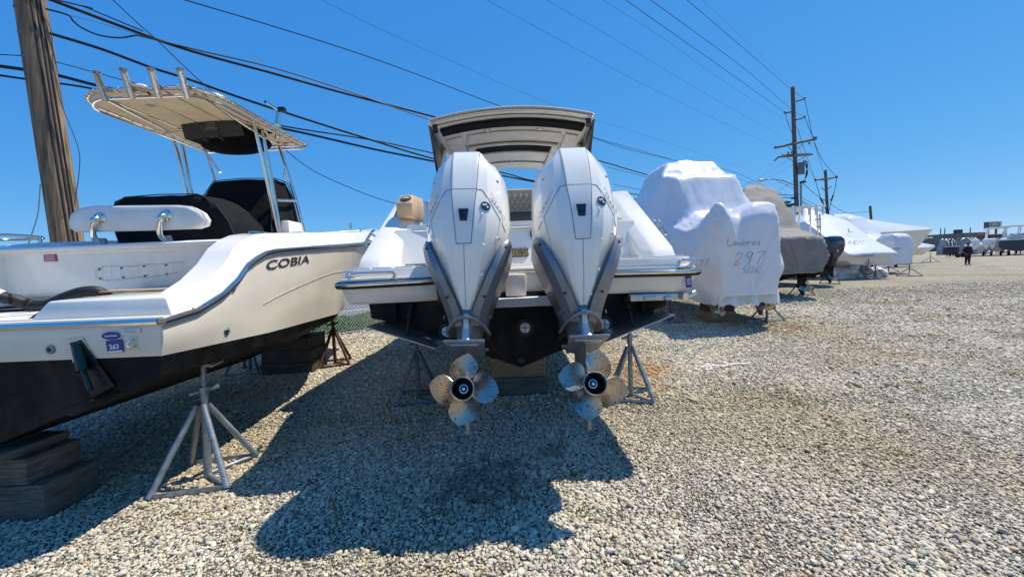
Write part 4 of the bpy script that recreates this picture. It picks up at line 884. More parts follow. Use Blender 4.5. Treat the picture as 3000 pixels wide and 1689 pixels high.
def rr(px, Y0, Y1, k=1.0):
    """front outline points given as pixels at Y0; back at Y1 -> ring order bottom-left.. used by slab()"""
    return [P(x, y, Y0) for x, y in px]
lx0, lx1 = P(352, 640, 3.72).x, P(690, 640, 3.72).x
zb = 1.30
def boxring(x0, x1, y0, y1, z, ztilt=0.0): return [(x0, y0, z), ((x0+x1)/2, y0-.01, z), (x1, y0, z), (x1, (y0+y1)/2, z+ztilt*.5), (x1, y1, z+ztilt), ((x0+x1)/2, y1, z+ztilt), (x0, y1, z+ztilt), (x0, (y0+y1)/2, z+ztilt*.5)]
drape('leaning_post_cover', [boxring(-3.74, -2.58, 3.72, 4.22, 1.31), boxring(-3.76, -2.62, 3.72, 4.22, 1.75), boxring(-3.82, -2.70, 3.72, 4.22, 2.02), boxring(-3.83, -2.82, 3.73, 4.20, 2.18), boxring(-3.81, -2.92, 3.75, 4.18, 2.26), boxring(-3.74, -3.02, 3.80, 4.12, 2.305)], 'canvas_black', 1, .016, 4.5)
# black covered console, raked screen
drape('console_cover', [boxring(-3.72, -2.72, 4.40, 5.15, 1.50), boxring(-3.72, -2.74, 4.42, 5.12, 1.85), boxring(-3.70, -2.78, 4.52, 5.12, 2.15), boxring(-3.66, -2.82, 4.66, 5.08, 2.45), boxring(-3.62, -2.86, 4.80, 5.02, 2.66)], 'canvas_black', 5, .02, 3.6)
objs('cover_piping', [tube([(-3.66, 4.655, 2.46), (-3.62, 4.795, 2.672), (-3.24, 4.785, 2.685), (-2.86, 4.795, 2.672), (-2.815, 4.655, 2.46), (-2.775, 4.515, 2.16), (-2.735, 4.415, 1.86)], .006, 5), tube([(-2.86, 4.80, 2.672), (-2.85, 5.02, 2.67), (-2.815, 5.085, 2.45)], .006, 5)], 'vinyl_dark', A)
objs('cover_piping', [tube([(-3.83, 3.715, 2.02), (-3.82, 3.72, 2.19), (-3.73, 3.775, 2.30), (-3.38, 3.77, 2.312), (-3.03, 3.785, 2.305), (-2.92, 3.745, 2.26), (-2.80, 3.715, 2.18), (-2.69, 3.705, 2.02), (-2.60, 3.705, 1.76)], .006, 5)], 'vinyl_dark', A)
obj('console', box((-3.22, 4.95, 1.62), (.92, .62, .62), bev=.05), 'gelcoat', A)
sdc = obj('console_side', bevel(loft([[(-2.76, 4.55, 1.32), (-2.60, 4.55, 1.32), (-2.60, 5.1, 1.32), (-2.76, 5.1, 1.32)], [(-2.76, 4.66, 2.14), (-2.66, 4.66, 2.14), (-2.66, 4.95, 2.14), (-2.76, 4.95, 2.14)]]), .02), 'gelcoat', A)
obj('cup_shelf', join(box((-2.58, 4.78, 1.99), (.14, .26, .012), bev=.004), lathe([(.05, 0), (.045, -.10), (.04, -.10)], (-2.58, 4.75, 1.985), (0, 0, 1), 16)), 'gelcoat', sdc)
# T-top
TX, TZ = -3.265, 3.20
def tz(x, y): return TZ+.035-.075*((x-TX)/.66)**2
def rrect(inset=0.0, dz=0.0, n=7, w=.66, y0=3.56, y1=5.16):
    pts = []
    for cx, cy, a0, r in ((TX+w-.26, y0+.24, -90, .24), (TX+w-.10, y1-.10, 0, .10), (TX-w+.10, y1-.10, 90, .10), (TX-w+.26, y0+.24, 180, .24)):
        for i in range(n+1):
            a = R(a0+90*i/n); x = cx+(r-inset)*math.cos(a); y = cy+(r-inset)*math.sin(a); pts.append(Vector((x, y, tz(x, y)+dz)))
    return pts
TT = obj('t_top_frame', tube(rrect()+[rrect()[0]], .019, 10), 'chrome', A)
obj('t_top_lower_frame', tube(rrect(.03, -.055)+[rrect(.03, -.055)[0]], .013, 8), 'chrome', TT)
lo_ = rrect(.02, -.012); ctr = Vector((TX, 4.36, tz(TX, 4.3)-.035))
cv = []; nfan = len(lo_)
def fan(u, v):
    k = u*nfan; i = int(k) % nfan; f = k-int(k); q = lo_[i].lerp(lo_[(i+1) % nfan], f); r_ = ctr.lerp(q, v); r_.z = tz(r_.x, r_.y)-.012-.02*(1-v**2); return r_
CV = obj('canvas_roof', solid(grid(fan, nfan*2, 8), .006), 'canvas_tan', TT)
lp = rrect()
per = [lp[i].lerp(lp[(i+1) % len(lp)], t) for i in range(len(lp)) for t in ((0, .33, .66) if (lp[i]-lp[(i+1) % len(lp)]).length > .3 else (0,))]
m0 = None
allp = []
for i in range(len(lp)):
    a, b_ = lp[i], lp[(i+1) % len(lp)]; d_ = (b_-a).length; k = max(1, int(d_/.125))
    for t in range(k): allp.append((a.lerp(b_, (t+.5)/k), (b_-a).normalized()))
for q, t_ in allp[::1]:
    M_ = frame(q, t_, (0, 0, 1))
    if m0 is None:
        ring_ = [(0, .0235*math.cos(j*.7854), .0235*math.sin(j*.7854)-.003) for j in range(8)]
        o = obj('lacing_loop', tube(ring_+[ring_[0]], .0024, 5), 'eva_grey', TT); m0 = o.data
    else:
        o = bpy.data.objects.new('lacing_loop', m0); COL.objects.link(o); o.parent = TT
    o.matrix_local = M_
# longitudinal and cross tubes beneath the canvas
objs('roof_tube', [tube([(x, 3.62, tz(x, 3.6)-.02), (x, 5.1, tz(x, 5)-.03)], .008, 8) for x in (TX-.42, TX-.14, TX+.16, TX+.42)]+[tube([(TX-.62, y, tz(TX-.6, y)-.045), (TX, y, tz(TX, y)-.05), (TX+.62, y, tz(TX+.6, y)-.045)], .012, 8, smooth=4) for y in (4.45, 4.95)], 'chrome', TT)
# legs
def leg(pts, r=.0215): return obj('leg', tube(pts, r, 10, smooth=4 if len(pts) > 2 else 0), 'chrome', TT)
leg([P(736, 338, 4.35), P(770, 470, 4.42), P(815, 690, 4.55)]); leg([P(760, 355, 4.50), P(785, 470, 4.55), P(822, 690, 4.62)])
leg([P(818, 425, 5.0), P(868, 590, 5.05), P(893, 690, 5.1)]); leg([P(484, 345, 4.62), P(520, 450, 4.66), P(548, 575, 4.7)]); leg([P(519, 362, 4.75), P(540, 455, 4.78), P(562, 575, 4.8)])
leg([P(598, 430, 5.1), P(612, 470, 5.1), P(640, 560, 5.1)], .017); leg([P(612, 455, 5.1), P(645, 505, 5.0)], .014); leg([P(868, 588, 5.05), P(815, 587, 4.62)], .020); leg([P(838, 470, 5.02), P(830, 560, 5.02)], .014)
leg([P(314, 291, 3.66), P(424, 350, 4.1), P(534, 408, 4.72)], .017); leg([P(600, 262, 3.62), P(612, 285, 3.75), P(645, 318, 3.95), P(769, 402, 4.5)], .017); leg([P(769, 402, 4.5), P(820, 424, 5.0)], .015)
# rod holders along the rear edge
for xt, yt, xb_, yb_ in ((282, 212, 309, 293), (360, 203, 387, 286), (441, 202, 465, 284), (526, 202, 550, 284)):
    a = P(xt, yt, 3.40); b_ = P(xb_, yb_, 3.56)
    rh = obj('rod_holder', lathe([(.026, 0), (.027, .9*(a-b_).length), (.034, (a-b_).length), (.029, (a-b_).length), (.024, .8*(a-b_).length)], b_, a-b_, 16, cap=False), 'alu', TT)
    obj('weld_bracket', tube([a.lerp(b_, .45), a.lerp(b_, .45)+Vector((0, .09, -.01))], .014, 8), 'chrome', rh)
# spreader light, radome, outrigger mount
p = P(412, 255, 3.55); sl = obj('spreader_light', xf(sphere((0, 0, 0), .06, 14, 8, (1.0, .7, .42)), Matrix.Translation(p)), 'gelcoat', TT)
obj('light_bracket', tube([p, p+Vector((0, .10, -.03))], .01, 6), 'black_plastic', sl)
obj('light_lens', xf(lathe([(.05, 0), (.05, .006)], (0, 0, 0), (0, -.3, -1), 16), Matrix.Translation(p+Vector((0, -.01, -.018)))), 'canvas_tan', sl)
p = P(722, 290, 4.55); obj('antenna_dome', xf(lathe([(.15, 0), (.155, .04), (.14, .085), (.09, .115), (.01, .125)], (0, 0, 0), (0, 0, 1), 22), Matrix.Translation((p.x, 4.55, tz(p.x, 4.55)+.01))), 'gelcoat', TT)
p = P(452, 240, 3.9); obj('nav_light', join(box((p.x, 3.9, tz(p.x, 3.9)+.05), (.06, .06, .05), bev=.01), tube([(p.x, 3.9, tz(p.x, 3.9)), (p.x, 3.9, tz(p.x, 3.9)+.05)], .012, 8)), 'black_plastic', TT)
om = obj('outrigger_mount', join(tube([P(814, 366, 4.62), P(815, 325, 4.62)], [.034, .022], 12), tube([P(780, 299, 4.62), P(826, 330, 4.62)], .014, 10), tube([P(813, 365, 4.62), P(812, 408, 4.64)], [.036, .022], 12)), 'chrome', TT)
obj('outrigger_clamp', join(box(tuple(P(826, 322, 4.62)), (.085, .06, .06), bev=.012), lathe([(.016, 0), (.018, .02)], P(781, 300, 4.62), (-1, -.2, .5), 10)), 'black_plastic', om)
obj('outrigger_collar', join(lathe([(.042, 0), (.042, .04)], P(812, 378, 4.63), (0, 0, 1), 14), box(tuple(P(797, 385, 4.63)), (.10, .03, .05), bev=.01)), 'black_plastic', om)
# electronics pouch under the roof with its printed mark
bx = [P(530, 358, 4.36), P(704, 352, 4.30), P(716, 398, 4.32), P(545, 410, 4.38)]
mat('pouch_face', (.055, .055, .058), .8, var=.3, vscale=25)
PB = obj('electronics_bag', bevel(loft([[bx[0], bx[1], bx[2], bx[3]], [v+Vector((.02, .42, 0)) for v in bx]]), .02), 'canvas_black', TT)
obj('bag_face', solid(([tuple(v+Vector((0, -.004, 0))) for v in bx], [(0, 1, 2, 3)]), .006), 'pouch_face', PB)
obj('bag_belly', xf(sphere((0, 0, 0), .5, 20, 10, (.80, .40, .22)), Matrix.Translation((bx[2]+bx[3])/2+Vector((.07, .24, .0)))), 'canvas_black', PB)
pc_ = P(618, 372, 4.318)
obj('bag_lettering', text('SMITH', .040, frame(pc_+Vector((0, -.004, -.022)), bx[1]-bx[0], (0, 0, 1)), .001, shear=.2, sx=1.3), 'decal_grey', PB)
ring_ = [(.038*1.25*math.cos(a*math.pi/12), .026*math.sin(a*math.pi/12), 0) for a in range(24)]
obj('bag_mark', join(tube([tuple(frame(pc_+Vector((0, -.004, .024)), bx[1]-bx[0], (0, 0, 1)) @ Vector(q)) for q in ring_+[ring_[0]]], .003, 5), tube([tuple(frame(pc_+Vector((0, -.004, .024)), bx[1]-bx[0], (0, 0, 1)) @ Vector(q)) for q in ((-.022, -.010, 0), (-.008, .006, 0), (.008, -.004, 0), (.024, .010, 0))], .004, 5, smooth=4)), 'decal_grey', PB)
objs('bag_strap', [tube([P(x0, y0, 4.30), P(x0+14, y0+12, 4.30)], .016, 6) for x0, y0 in ((596, 404), (640, 398))], 'black_paint', PB)
# the rail of the neighbouring boat just showing at the left edge
NB = thing('neighbour_boat', 'chrome bow rail of a boat showing at the far left edge', 'boat', (-5.6, 4.6, 0), world=True)
obj('bow_rail', tube(r0[:6]+[r0[5]+Vector((0, 0, -.35))], .016, 10, smooth=3), 'chrome', NB); obj('rail_loop', tube(r1, .013, 8, smooth=3), 'chrome', NB)
nbx = -5.75
obj('hull', loft([[(nbx-1.1*k, y, 1.55+.1*(1-k)), (nbx-.9*k, y, .9), (nbx, y, .6+.3*(1-k)), (nbx+.9*k, y, .9), (nbx+1.1*k, y, 1.55+.1*(1-k))] for y, k in ((4.4, .55), (5.2, .85), (6.0, .9), (6.4, .9))], closed=True), 'gelcoat', NB)
# ================================================================ jack stands, timber blocks, fence, poles, wires
def stand(label, loc, h, rz=0.0, m='galv', base=.25, lean=(0, 0), group='jack stands propping the boats'):
    t = thing('jack_stand', label, 'jack stand', (loc[0], loc[1], 0), rz, group)
    hj = min(.56, h*.66)
    post = obj('post', tube([(0, 0, .01), (lean[0]*.7, lean[1]*.7, hj+.08)], .026, 12), m, t)
    tp_ = Vector((lean[0], lean[1], h))
    obj('screw', tube([Vector((lean[0]*.7, lean[1]*.7, hj+.08)).lerp(tp_, i/24) for i in range(25)], [.0165+(.0022 if i % 2 else 0) for i in range(25)], 10), m, t, sharp=80)
    obj('handle_nut', join(lathe([(.034, -.02), (.034, .025)], (lean[0]*.75, lean[1]*.75, hj+.10), (0, 0, 1), 12), tube([(lean[0]*.75-.085, lean[1]*.75-.02, hj+.085), (lean[0]*.75+.085, lean[1]*.75+.02, hj+.115)], .015, 8)), m, t)
    for sx, sy in ((-1, -1), (1, -1), (1, 1), (-1, 1)):
        obj('leg', tube([(sx*base, sy*base, .02), (sx*.022, sy*.022, hj)], .021, 10), m, t)
    for a, b in (((-1, -1), (1, -1)), ((-1, 1), (1, 1))):
        obj('base_bar', bevel(loft([[(a[0]*base, a[1]*base-.004, .008), (b[0]*base, b[1]*base-.004, .008), (b[0]*base, b[1]*base-.004, .045), (a[0]*base, a[1]*base-.004, .045)], [(a[0]*base, a[1]*base+.004, .008), (b[0]*base, b[1]*base+.004, .008), (b[0]*base, b[1]*base+.004, .045), (a[0]*base, a[1]*base+.004, .045)]]), .002), m, t)
    for sy in (-1, 1): obj('brace', tube([(0, 0, .03), (base, sy*base, .03)], .014, 8), m, t)
    obj('pad', box((lean[0], lean[1], h+.012), (.20, .16, .02), bev=.004, M=Matrix.Rotation(R(-18 if lean[0] < 0 else 14), 4, 'Y')), 'plywood', t)
    return t
stand('pale galvanised jack stand in the sun in front of the open boat', (-2.33, 2.775), .86, R(12), 'galv', .235, (.02, .03))
stand('rust-red jack stand propping the bow of the open boat by the fence', (-2.90, 6.10), .90, R(20), 'rusty', .22)
stand('dark shaded jack stand behind the timber stack under the open boat', (-4.10, 5.85), .88, R(5), 'galv_dark', .24)
stand('grey jack stand in the shade under the left side of the cruiser', (-1.12, 4.32), .84, R(10), 'galv_dark', .22)
stand('grey jack stand in the sun right of the cruiser\'s right motor', (1.26, 4.12), .86, R(-15), 'galv', .22)
stand('grey jack stand in shade between the cruiser and the wrapped boat marked 297', (3.62, 8.85), .98, R(8), 'galv_dark', .25)
stand('grey jack stand under the right corner of the wrapped boat marked 297', (5.70, 8.52), .62, R(12), 'galv', .24)
stand('dark jack stand behind the tan-grey covered boat', (10.15, 13.35), .78, R(10), 'galv_dark', .27)
stand('jack stand beside the navy blue outboard motor', (14.75, 17.7), .85, R(5), 'galv_dark', .27)
stand('jack stand under the stern of the tent-shaped white wrapped boat', (19.35, 20.3), 1.0, R(10), 'stand_purple', .30)
stand('purple-grey jack stand standing free in front of the wrapped motor', (21.47, 20.6), .66, R(0), 'stand_purple', .36)
stand('jack stand under the wrapped boat with the wrapped motor', (24.3, 24.6), .6, R(0), 'galv_dark', .36)
stand('farthest jack stand, under the small white covered boat', (41.9, 38.2), .95, R(0), 'stand_purple', .45)

def timber(label, c, s, rz=0, m='timber'):
    x, y, z = s
    g = box((0, 0, 0), s, 0, bev=.008); rg = random.Random(label); k = len(g[0])
    V = [(a+.006*mnoise.noise((a*6+c[0], b*6, d*6)), b+.010*mnoise.noise((a*5, b*5+c[1], d*5)), d+.006*mnoise.noise((a*5, b*5, d*5+c[2]))) for a, b, d in g[0]]
    g = xf((V, g[1]), Matrix.Translation(c) @ Matrix.Rotation(rz, 4, 'Z'))
    o = obj('timber_block', g, m, None, label=label, cat='timber block', group='timber blocks under the keels'); return o
timber('big weathered timber at the bottom left corner', (-3.52, 2.48, .115), (1.02, .32, .23), R(2), 'timber_grey')
timber('weathered timber lying on the big one at the bottom left corner', (-3.56, 2.50, .315), (.92, .30, .165), R(-1), 'timber_grey')
timber('thin timber board topmost under the keel at the bottom left', (-3.32, 2.46, .432), (.30, .36, .06), R(-4), 'timber_grey')
for i in range(3): timber(('lowest', 'middle', 'upper')[i]+' timber of the dark stack between the grey and rusty stands', (-3.40, 5.85+.01*i, .09+.182*i), (.74-.02*i, .52, .176), R(3-2*i), 'timber_dark')
timber('short timber topmost on the dark stack under the open boat', (-3.46, 5.85, .60), (.42, .3, .10), R(1), 'timber')
timber('dark lower timber under the cruiser\'s keel between the motors', (.03, 4.44, .11), (.66, .34, .22), R(1), 'timber_grey')
timber('yellow upper timber under the cruiser\'s keel between the motors', (.03, 4.42, .335), (.62, .30, .22), R(0), 'timber')
timber('thin dark shim on the yellow timber under the cruiser', (.05, 4.42, .53), (.5, .28, .16), R(0), 'timber_dark')
timber('yellow timber on the ground under the wrapped boat marked 297', (4.68, 8.66, .13), (.60, .36, .26), R(4), 'timber')
timber('dark timber on the yellow one under the wrapped boat marked 297', (4.66, 8.68, .375), (.60, .36, .22), R(2), 'timber_dark')
timber('dark timber under the tan-grey covered boat', (8.2, 12.6, .25), (.45, .45, .5), R(5), 'timber_dark')
timber('dark timber left of the drive under the tent-shaped wrapped boat', (19.3, 23.0, .30), (1.0, .6, .60), R(0), 'timber_dark')
timber('small dark timber on top of the stack under the tent-shaped wrapped boat', (19.3, 23.0, .75), (.6, .6, .28), R(0), 'timber_dark')

# ---- chain link fence
mat('galv_wire', (.62, .63, .62), .45, metal=.6)
FH = 1.62
FE = thing('chain_link_fence', 'galvanised chain link fence between the yard and the road', 'fence', tuple(fl(-3, 0)), world=True)
for i, s in enumerate([-9, -6, -3, 0.2, 3.2, 6.2, 9.2, 12.2, 15.2]+[18+3*k for k in range(16)]):
    obj('post', tube([fl(s, .03, 0), fl(s, .03, FH+.04)], .03, 8), 'galv', FE)
obj('top_rail', tube([fl(-10, .03, FH), fl(66, .03, FH)], .021, 8), 'galv', FE)
obj('bottom_wire', tube([fl(-10, 0, .06), fl(66, 0, .06)], .004, 5), 'galv_wire', FE)
def link_panel(s0, s1, pitch, r):
    gs = []; n = int((s1-s0+FH)/pitch)
    for k in range(n+1):
        for sg in (1, -1):
            a = s0-FH*(1 if sg > 0 else 0)+k*pitch; b = a+FH
            za, zb = (.05, FH-.02) if sg > 0 else (FH-.02, .05)
            # clip to the panel
            pa, pb = a, b
            if pa < s0: za += (zb-za)*(s0-pa)/(b-a); pa = s0
            if pb > s1: zb -= (zb-(za if pa == a else za))*(pb-s1)/max(1e-6, (pb-pa)); pb = s1
            if pb-pa > .02: gs.append(tube([fl(pa, -.002*sg, za), fl(pb, -.002*sg, zb)], r, 3))
    return join(*gs)
for s0, s1 in ((-9, -6), (-6, -3), (-3, .2), (.2, 3.2), (3.2, 6.2), (6.2, 9.2), (9.2, 12.2)):
    obj('wire_mesh', link_panel(s0, s1, .080, .0072), 'galv_wire', FE, kind='stuff')
for k in range(12): obj('wire_mesh', link_panel(12.2+4.5*k, 16.7+4.5*k, .22, .003), 'galv_wire', FE, kind='stuff')
# ---- leafy ground cover behind the fence
def leaves(name, n, fn, size, m, label, cat, seed=1, kind='stuff'):
    rng = random.Random(seed); V, Fc = [], []
    for i in range(n):
        p = fn(rng); s = size*rng.uniform(.6, 1.3)
        d = Vector((rng.gauss(0, 1), rng.gauss(0, 1), rng.gauss(.5, .7))).normalized(); u = d.orthogonal().normalized(); a = rng.uniform(0, 6.28)
        u = (Matrix.Rotation(a, 3, d) @ u); v = d.cross(u); k = len(V)
        V += [tuple(p-u*s), tuple(p+v*s*.45+d*s*.12), tuple(p+u*s), tuple(p-v*s*.45+d*s*.12)]; Fc.append((k, k+1, k+2, k+3))
    return obj(name, (V, Fc), m, kind=kind, label=label, cat=cat, flat=True)
def leafmat(name, c1, c2):
    m = bpy.data.materials.new(name); m.use_nodes = True; MATS[name] = m; t = m.node_tree; b = t.nodes['Principled BSDF']
    ge = t.nodes.new('ShaderNodeNewGeometry'); r = t.nodes.new('ShaderNodeValToRGB'); r.color_ramp.elements[0].color = (*c1, 1); r.color_ramp.elements[1].color = (*c2, 1)
    t.links.new(ge.outputs['Random Per Island'], r.inputs[0]); t.links.new(r.outputs[0], b.inputs['Base Color']); b.inputs['Roughness'].default_value = .55
    tr = t.nodes.new('ShaderNodeBsdfTranslucent'); mx = t.nodes.new('ShaderNodeMixShader'); mx.inputs[0].default_value = .35; t.links.new(r.outputs[0], tr.inputs[0])
    t.links.new(b.outputs[0], mx.inputs[1]); t.links.new(tr.outputs[0], mx.inputs[2]); t.links.new(mx.outputs[0], t.nodes['Material Output'].inputs[0])
leafmat('leaf', (.06, .15, .012), (.17, .34, .04))
def hedge(r):
    s = r.uniform(-8, 16); d = .25+r.random()*1.5; top = (.34+.14*mnoise.noise((s*1.2, d*1.5, 0)))*math.sin(math.pi*min(1, (d-.15)/1.7))**.6
    return fl(s, d, .03+top*r.random()**.45)
leaves('ground_cover', 26000, hedge, .040, 'leaf', 'bright green leafy plants along the foot of the fence', 'plants')
leafmat('weed', (.10, .13, .02), (.24, .20, .05))
def weeds(r):
    c = WS[r.randrange(len(WS))]; return Vector((c[0]+r.gauss(0, c[2]), c[1]+r.gauss(0, c[2]*1.3), .012+abs(r.gauss(0, .014))))
rw = random.Random(5); WS = [(rw.uniform(-1.5, 9), rw.uniform(1.6, 9), rw.uniform(.02, .10)) for _ in range(95)]+[(-1.6, 2.1, .05), (-1.1, 2.4, .06), (-1.9, 3.0, .06), (.95, 3.6, .08), (.75, 3.0, .06), (1.1, 2.2, .05), (.4, 2.55, .04)]
leaves('weeds', 2600, weeds, .013, 'weed', 'scattered tiny weeds growing through the gravel', 'weeds', 4)

# ---- utility poles
def pole(label, a, b, r0, r1, m='pole_far', nm='utility_pole', n=14):
    """a: visible top point, b: a lower point on the axis; runs on to the ground"""
    d = (a-b).normalized(); foot = b-d*(b.z/d.z); t = thing(nm, label, 'utility pole', tuple(foot), world=True, group='utility poles along the road')
    pts = [foot.lerp(a, i/24) for i in range(25)]
    obj('shaft', tube(pts, [r0+(r1-r0)*i/24 for i in range(25)], n), m, t); return t, foot, a
a1 = P(88, 0, 5.95); b1 = P(196, 690, 5.95); up_ = a1+(a1-b1)*1.35
p1, foot1, top1 = pole('thick brown wooden utility pole at the left behind the open boat', up_, b1, .185, .150, 'pole_wood', n=28)
ax1 = (a1-b1).normalized()
def on1(py, dx=0, dy=0):
    c = b1+(a1-b1)*((690-py)/690.0); return c+Vector((dx, dy, 0))
objs('conduit', [tube([on1(740, .135, -.10), on1(300, .128, -.10), on1(-300, .12, -.095)], .018, 8), tube([on1(740, .165, -.06), on1(300, .158, -.06), on1(-300, .15, -.055)], .014, 8), tube([on1(740, .182, -.02), on1(-300, .166, -.02)], .010, 6)], 'black_rubber', p1)
objs('bolt', [box(tuple(on1(py, dx, -.168)), (.05, .02, .05), rz=R(20), bev=.006, M=Matrix.Rotation(R(20), 4, 'Y')) for py, dx in ((40, -.035), (110, -.03), (174, -.025))], 'galv_dark', p1)
objs('bracket_hook', [tube([on1(34, -.17, 0), on1(32, -.215, 0), on1(38, -.225, 0), on1(41, -.21, 0)], .008, 6, smooth=3)], 'black_plastic', p1)
obj('loose_wire', tube([on1(45, .17, -.02), P(150, 90, 5.9), P(155, 180, 5.9), P(175, 290, 5.9), P(228, 430, 5.9), P(232, 500, 5.9), P(218, 600, 5.9)], .005, 6, smooth=6), 'wire_grey', p1)
obj('guy_wire', tube([P(118, 540, 5.6), P(112, 620, 5.4), P(95, 680, 5.2), P(80, 725, 5.1), P(60, 800, 5.0)], .006, 6, smooth=4), 'wire_grey', p1)
Y2 = 38.5
p2, foot2, top2 = pole('tall wooden utility pole with a transformer box and street lamp', P(2322, 256, Y2), P(2335, 640, Y2), .21, .17)
def w2(px, py, dy=0): return P(px, py, Y2+dy)
def beam(a, b, w, m='pole_far'): return tube([a, b], w, 6)
objs('top_bracket', [beam(w2(2332, 297, -.2), w2(2357, 290, -.2), .07), beam(w2(2297, 332, -.2), w2(2320, 328, -.2), .07), beam(w2(2333, 351, -.2), w2(2358, 344, -.2), .07)], 'pole_far', p2)
objs('crossarm', [beam(w2(2270, 433, -.3), w2(2391, 407, -.3), .11), beam(w2(2279, 460, -.3), w2(2380, 452, -.3), .09), beam(w2(2290, 455, .3), w2(2370, 450, .3), .08)], 'pole_far', p2)
objs('arm_brace', [beam(w2(2305, 462, -.25), w2(2326, 473, -.25), .03), beam(w2(2360, 458, -.25), w2(2338, 470, -.25), .03), beam(w2(2308, 430, -.25), w2(2325, 445, -.25), .03), beam(w2(2352, 422, -.25), w2(2337, 436, -.25), .03), beam(w2(2279, 461, -.3), w2(2269, 471, -.3), .07)], 'pole_far', p2)
objs('insulator', [sphere(tuple(w2(x, y, -.3)), .09, 8, 6, (1, 1, 1.4)) for x, y in ((2272, 430), (2385, 403), (2371, 420), (2391, 402), (2358, 287), (2358, 341), (2299, 329), (2323, 255), (2310, 448), (2320, 447))], 'galv_dark', p2)
obj('transformer_box', bevel(loft([[w2(2337, 476, -.5), w2(2357, 474, -.5), w2(2357, 510, -.5), w2(2337, 512, -.5)], [w2(2337, 476, .5), w2(2358, 474, .5), w2(2358, 510, .5), w2(2337, 512, .5)]]), .04), 'steel_far', p2)
objs('jumper_cable', [tube([w2(2352+4*k, 470, -.4), w2(2358+4*k, 480, -.4), w2(2366-2*k, 505, -.4), w2(2358, 525, -.4), w2(2348, 534, -.3)], .035, 6, smooth=5) for k in range(3)], 'wire', p2)
obj('riser_pipe', tube([w2(2346, 534, -.3), w2(2348, 690, -.3)], .10, 8), 'galv', p2)
lm = obj('lamp_arm', tube([w2(2325, 542, -.25), w2(2290, 528, -.6), w2(2262, 525, -.9), w2(2240, 527, -1.1)], .05, 8, smooth=5), 'galv', p2)
obj('lamp_head', xf(sphere((0, 0, 0), .35, 12, 8, (1.0, .6, .38)), Matrix.Translation(w2(2230, 528, -1.2))), 'lamp_head', lm)
obj('lamp_stay', tube([w2(2325, 552, -.25), w2(2275, 528, -.8)], .03, 6), 'galv', lm)
objs('cable_clamp', [box(tuple(w2(x, y, -.4)), (.5, .3, .16), bev=.03) for x, y in ((2306, 592), (2318, 600), (2326, 580), (2352, 533))], 'wire', p2)
p3, foot3, top3 = pole('thinner utility pole right of the transformer pole', P(2418, 498, 50), P(2425, 640, 50), .19, .15)
objs('crossarm', [tube([P(2387, 528, 49.7), P(2453, 519, 49.7)], .09, 6)], 'pole_far', p3)
objs('arm_brace', [tube([P(2405, 527, 49.7), P(2419, 532, 49.7)], .03, 5), tube([P(2434, 523, 49.7), P(2420, 531, 49.7)], .03, 5), tube([P(2405, 550, 49.7), P(2418, 558, 49.7)], .05, 5), tube([P(2436, 546, 49.7), P(2421, 556, 49.7)], .05, 5), tube([P(2411, 587, 49.7), P(2434, 586, 49.7)], .05, 5)], 'pole_far', p3)
objs('strain_insulator', [tube([P(2403, 580, 49.5), P(2412, 596, 49.5)], .09, 6), tube([P(2441, 572, 49.5), P(2435, 588, 49.5)], .09, 6), sphere(tuple(P(2388, 526, 49.7)), .12, 8, 6), sphere(tuple(P(2451, 517, 49.7)), .12, 8, 6)], 'wire', p3)
p4, foot4, top4 = pole('short dark utility pole end behind the white wrapped boats', P(2549, 603, 62), P(2552, 640, 62), .2, .17)
# ---- wires, each on the vertical plane of the pole line at its own offset
PD = Vector((foot2.x-foot1.x, foot2.y-foot1.y, 0)).normalized(); PN = Vector((-PD.y, PD.x, 0))
def wp(px, py, d=0.0):
    r = ray(px, py); o = Vector((foot1.x, foot1.y, 0))+PN*d; k = (o-Vector((0, 0, CAMH))).dot(PN)/r.dot(PN); return Vector((0, 0, CAMH))+r*k
def wire(label, pts, r, d=0.0, m='wire', nm='power_line'):
    q = [wp(x, y, d) if not isinstance(x, Vector) else x for x, y in pts]
    # run on beyond the frame along the line
    a = q[0]; e = q[0]-q[1]; e = e.normalized(); q = [a+e*4]+q if pts[0][1] <= 0 or pts[0][0] <= 0 else q
    return obj(nm, tube(q, r, 6, smooth=5), m, label=label, cat='power line', group='overhead lines')
wire('thick black cable from the top left down to the hardtop', [(150, 0), (330, 68), (548, 146), (800, 215), (1000, 271), (1264, 340), (1500, 402), (1771, 475), (1922, 518), (2150, 570)], .024)
wire('thinner line riding just above the thick cable at the top left', [(165, 0), (240, 18), (300, 42), (420, 92)], .010)
wire('spliced black line sagging from the left pole past a clamp', [(133, 26), (198, 44), (215, 62), (240, 82), (290, 103), (350, 111), (398, 104), (420, 108), (600, 152), (800, 199), (1000, 261), (1255, 350)], .013, -.05)
wire('hair-thin straight line above the spliced line', [(198, 44), (300, 70), (405, 102)], .003, -.05, 'wire_grey')
wire('thick black cable from the left pole passing behind the T-top', [(146, 98), (300, 145), (440, 197), (560, 235), (700, 285), (830, 328), (1050, 398), (1280, 467), (1480, 507), (1569, 530), (1770, 557), (1930, 577)], .022, .05)
wire('thin line left of the T-top just under the pole clamps', [(0, 160), (56, 163), (158, 181), (270, 210), (380, 240), (520, 276)], .0065, .1)
wire('thick black cable crossing behind the left pole below the thin line', [(0, 194), (65, 203), (165, 220), (290, 252), (500, 300), (700, 350), (900, 392), (1100, 438), (1278, 474), (1500, 520), (1800, 575), (1900, 588)], .024, .15)
wire('medium black cable lowest behind the left pole', [(0, 221), (70, 231), (170, 244), (270, 260), (450, 300), (700, 345), (880, 378), (1100, 412), (1275, 450)], .015, .15)
wire('steep service line from the top left to the T-top and down to the cruiser', [(330, 0), (400, 65), (460, 118), (540, 195), (596, 246), (700, 330), (833, 437), (920, 501), (1048, 559), (1120, 585), (1175, 598), (1230, 600)], .008, -.3)
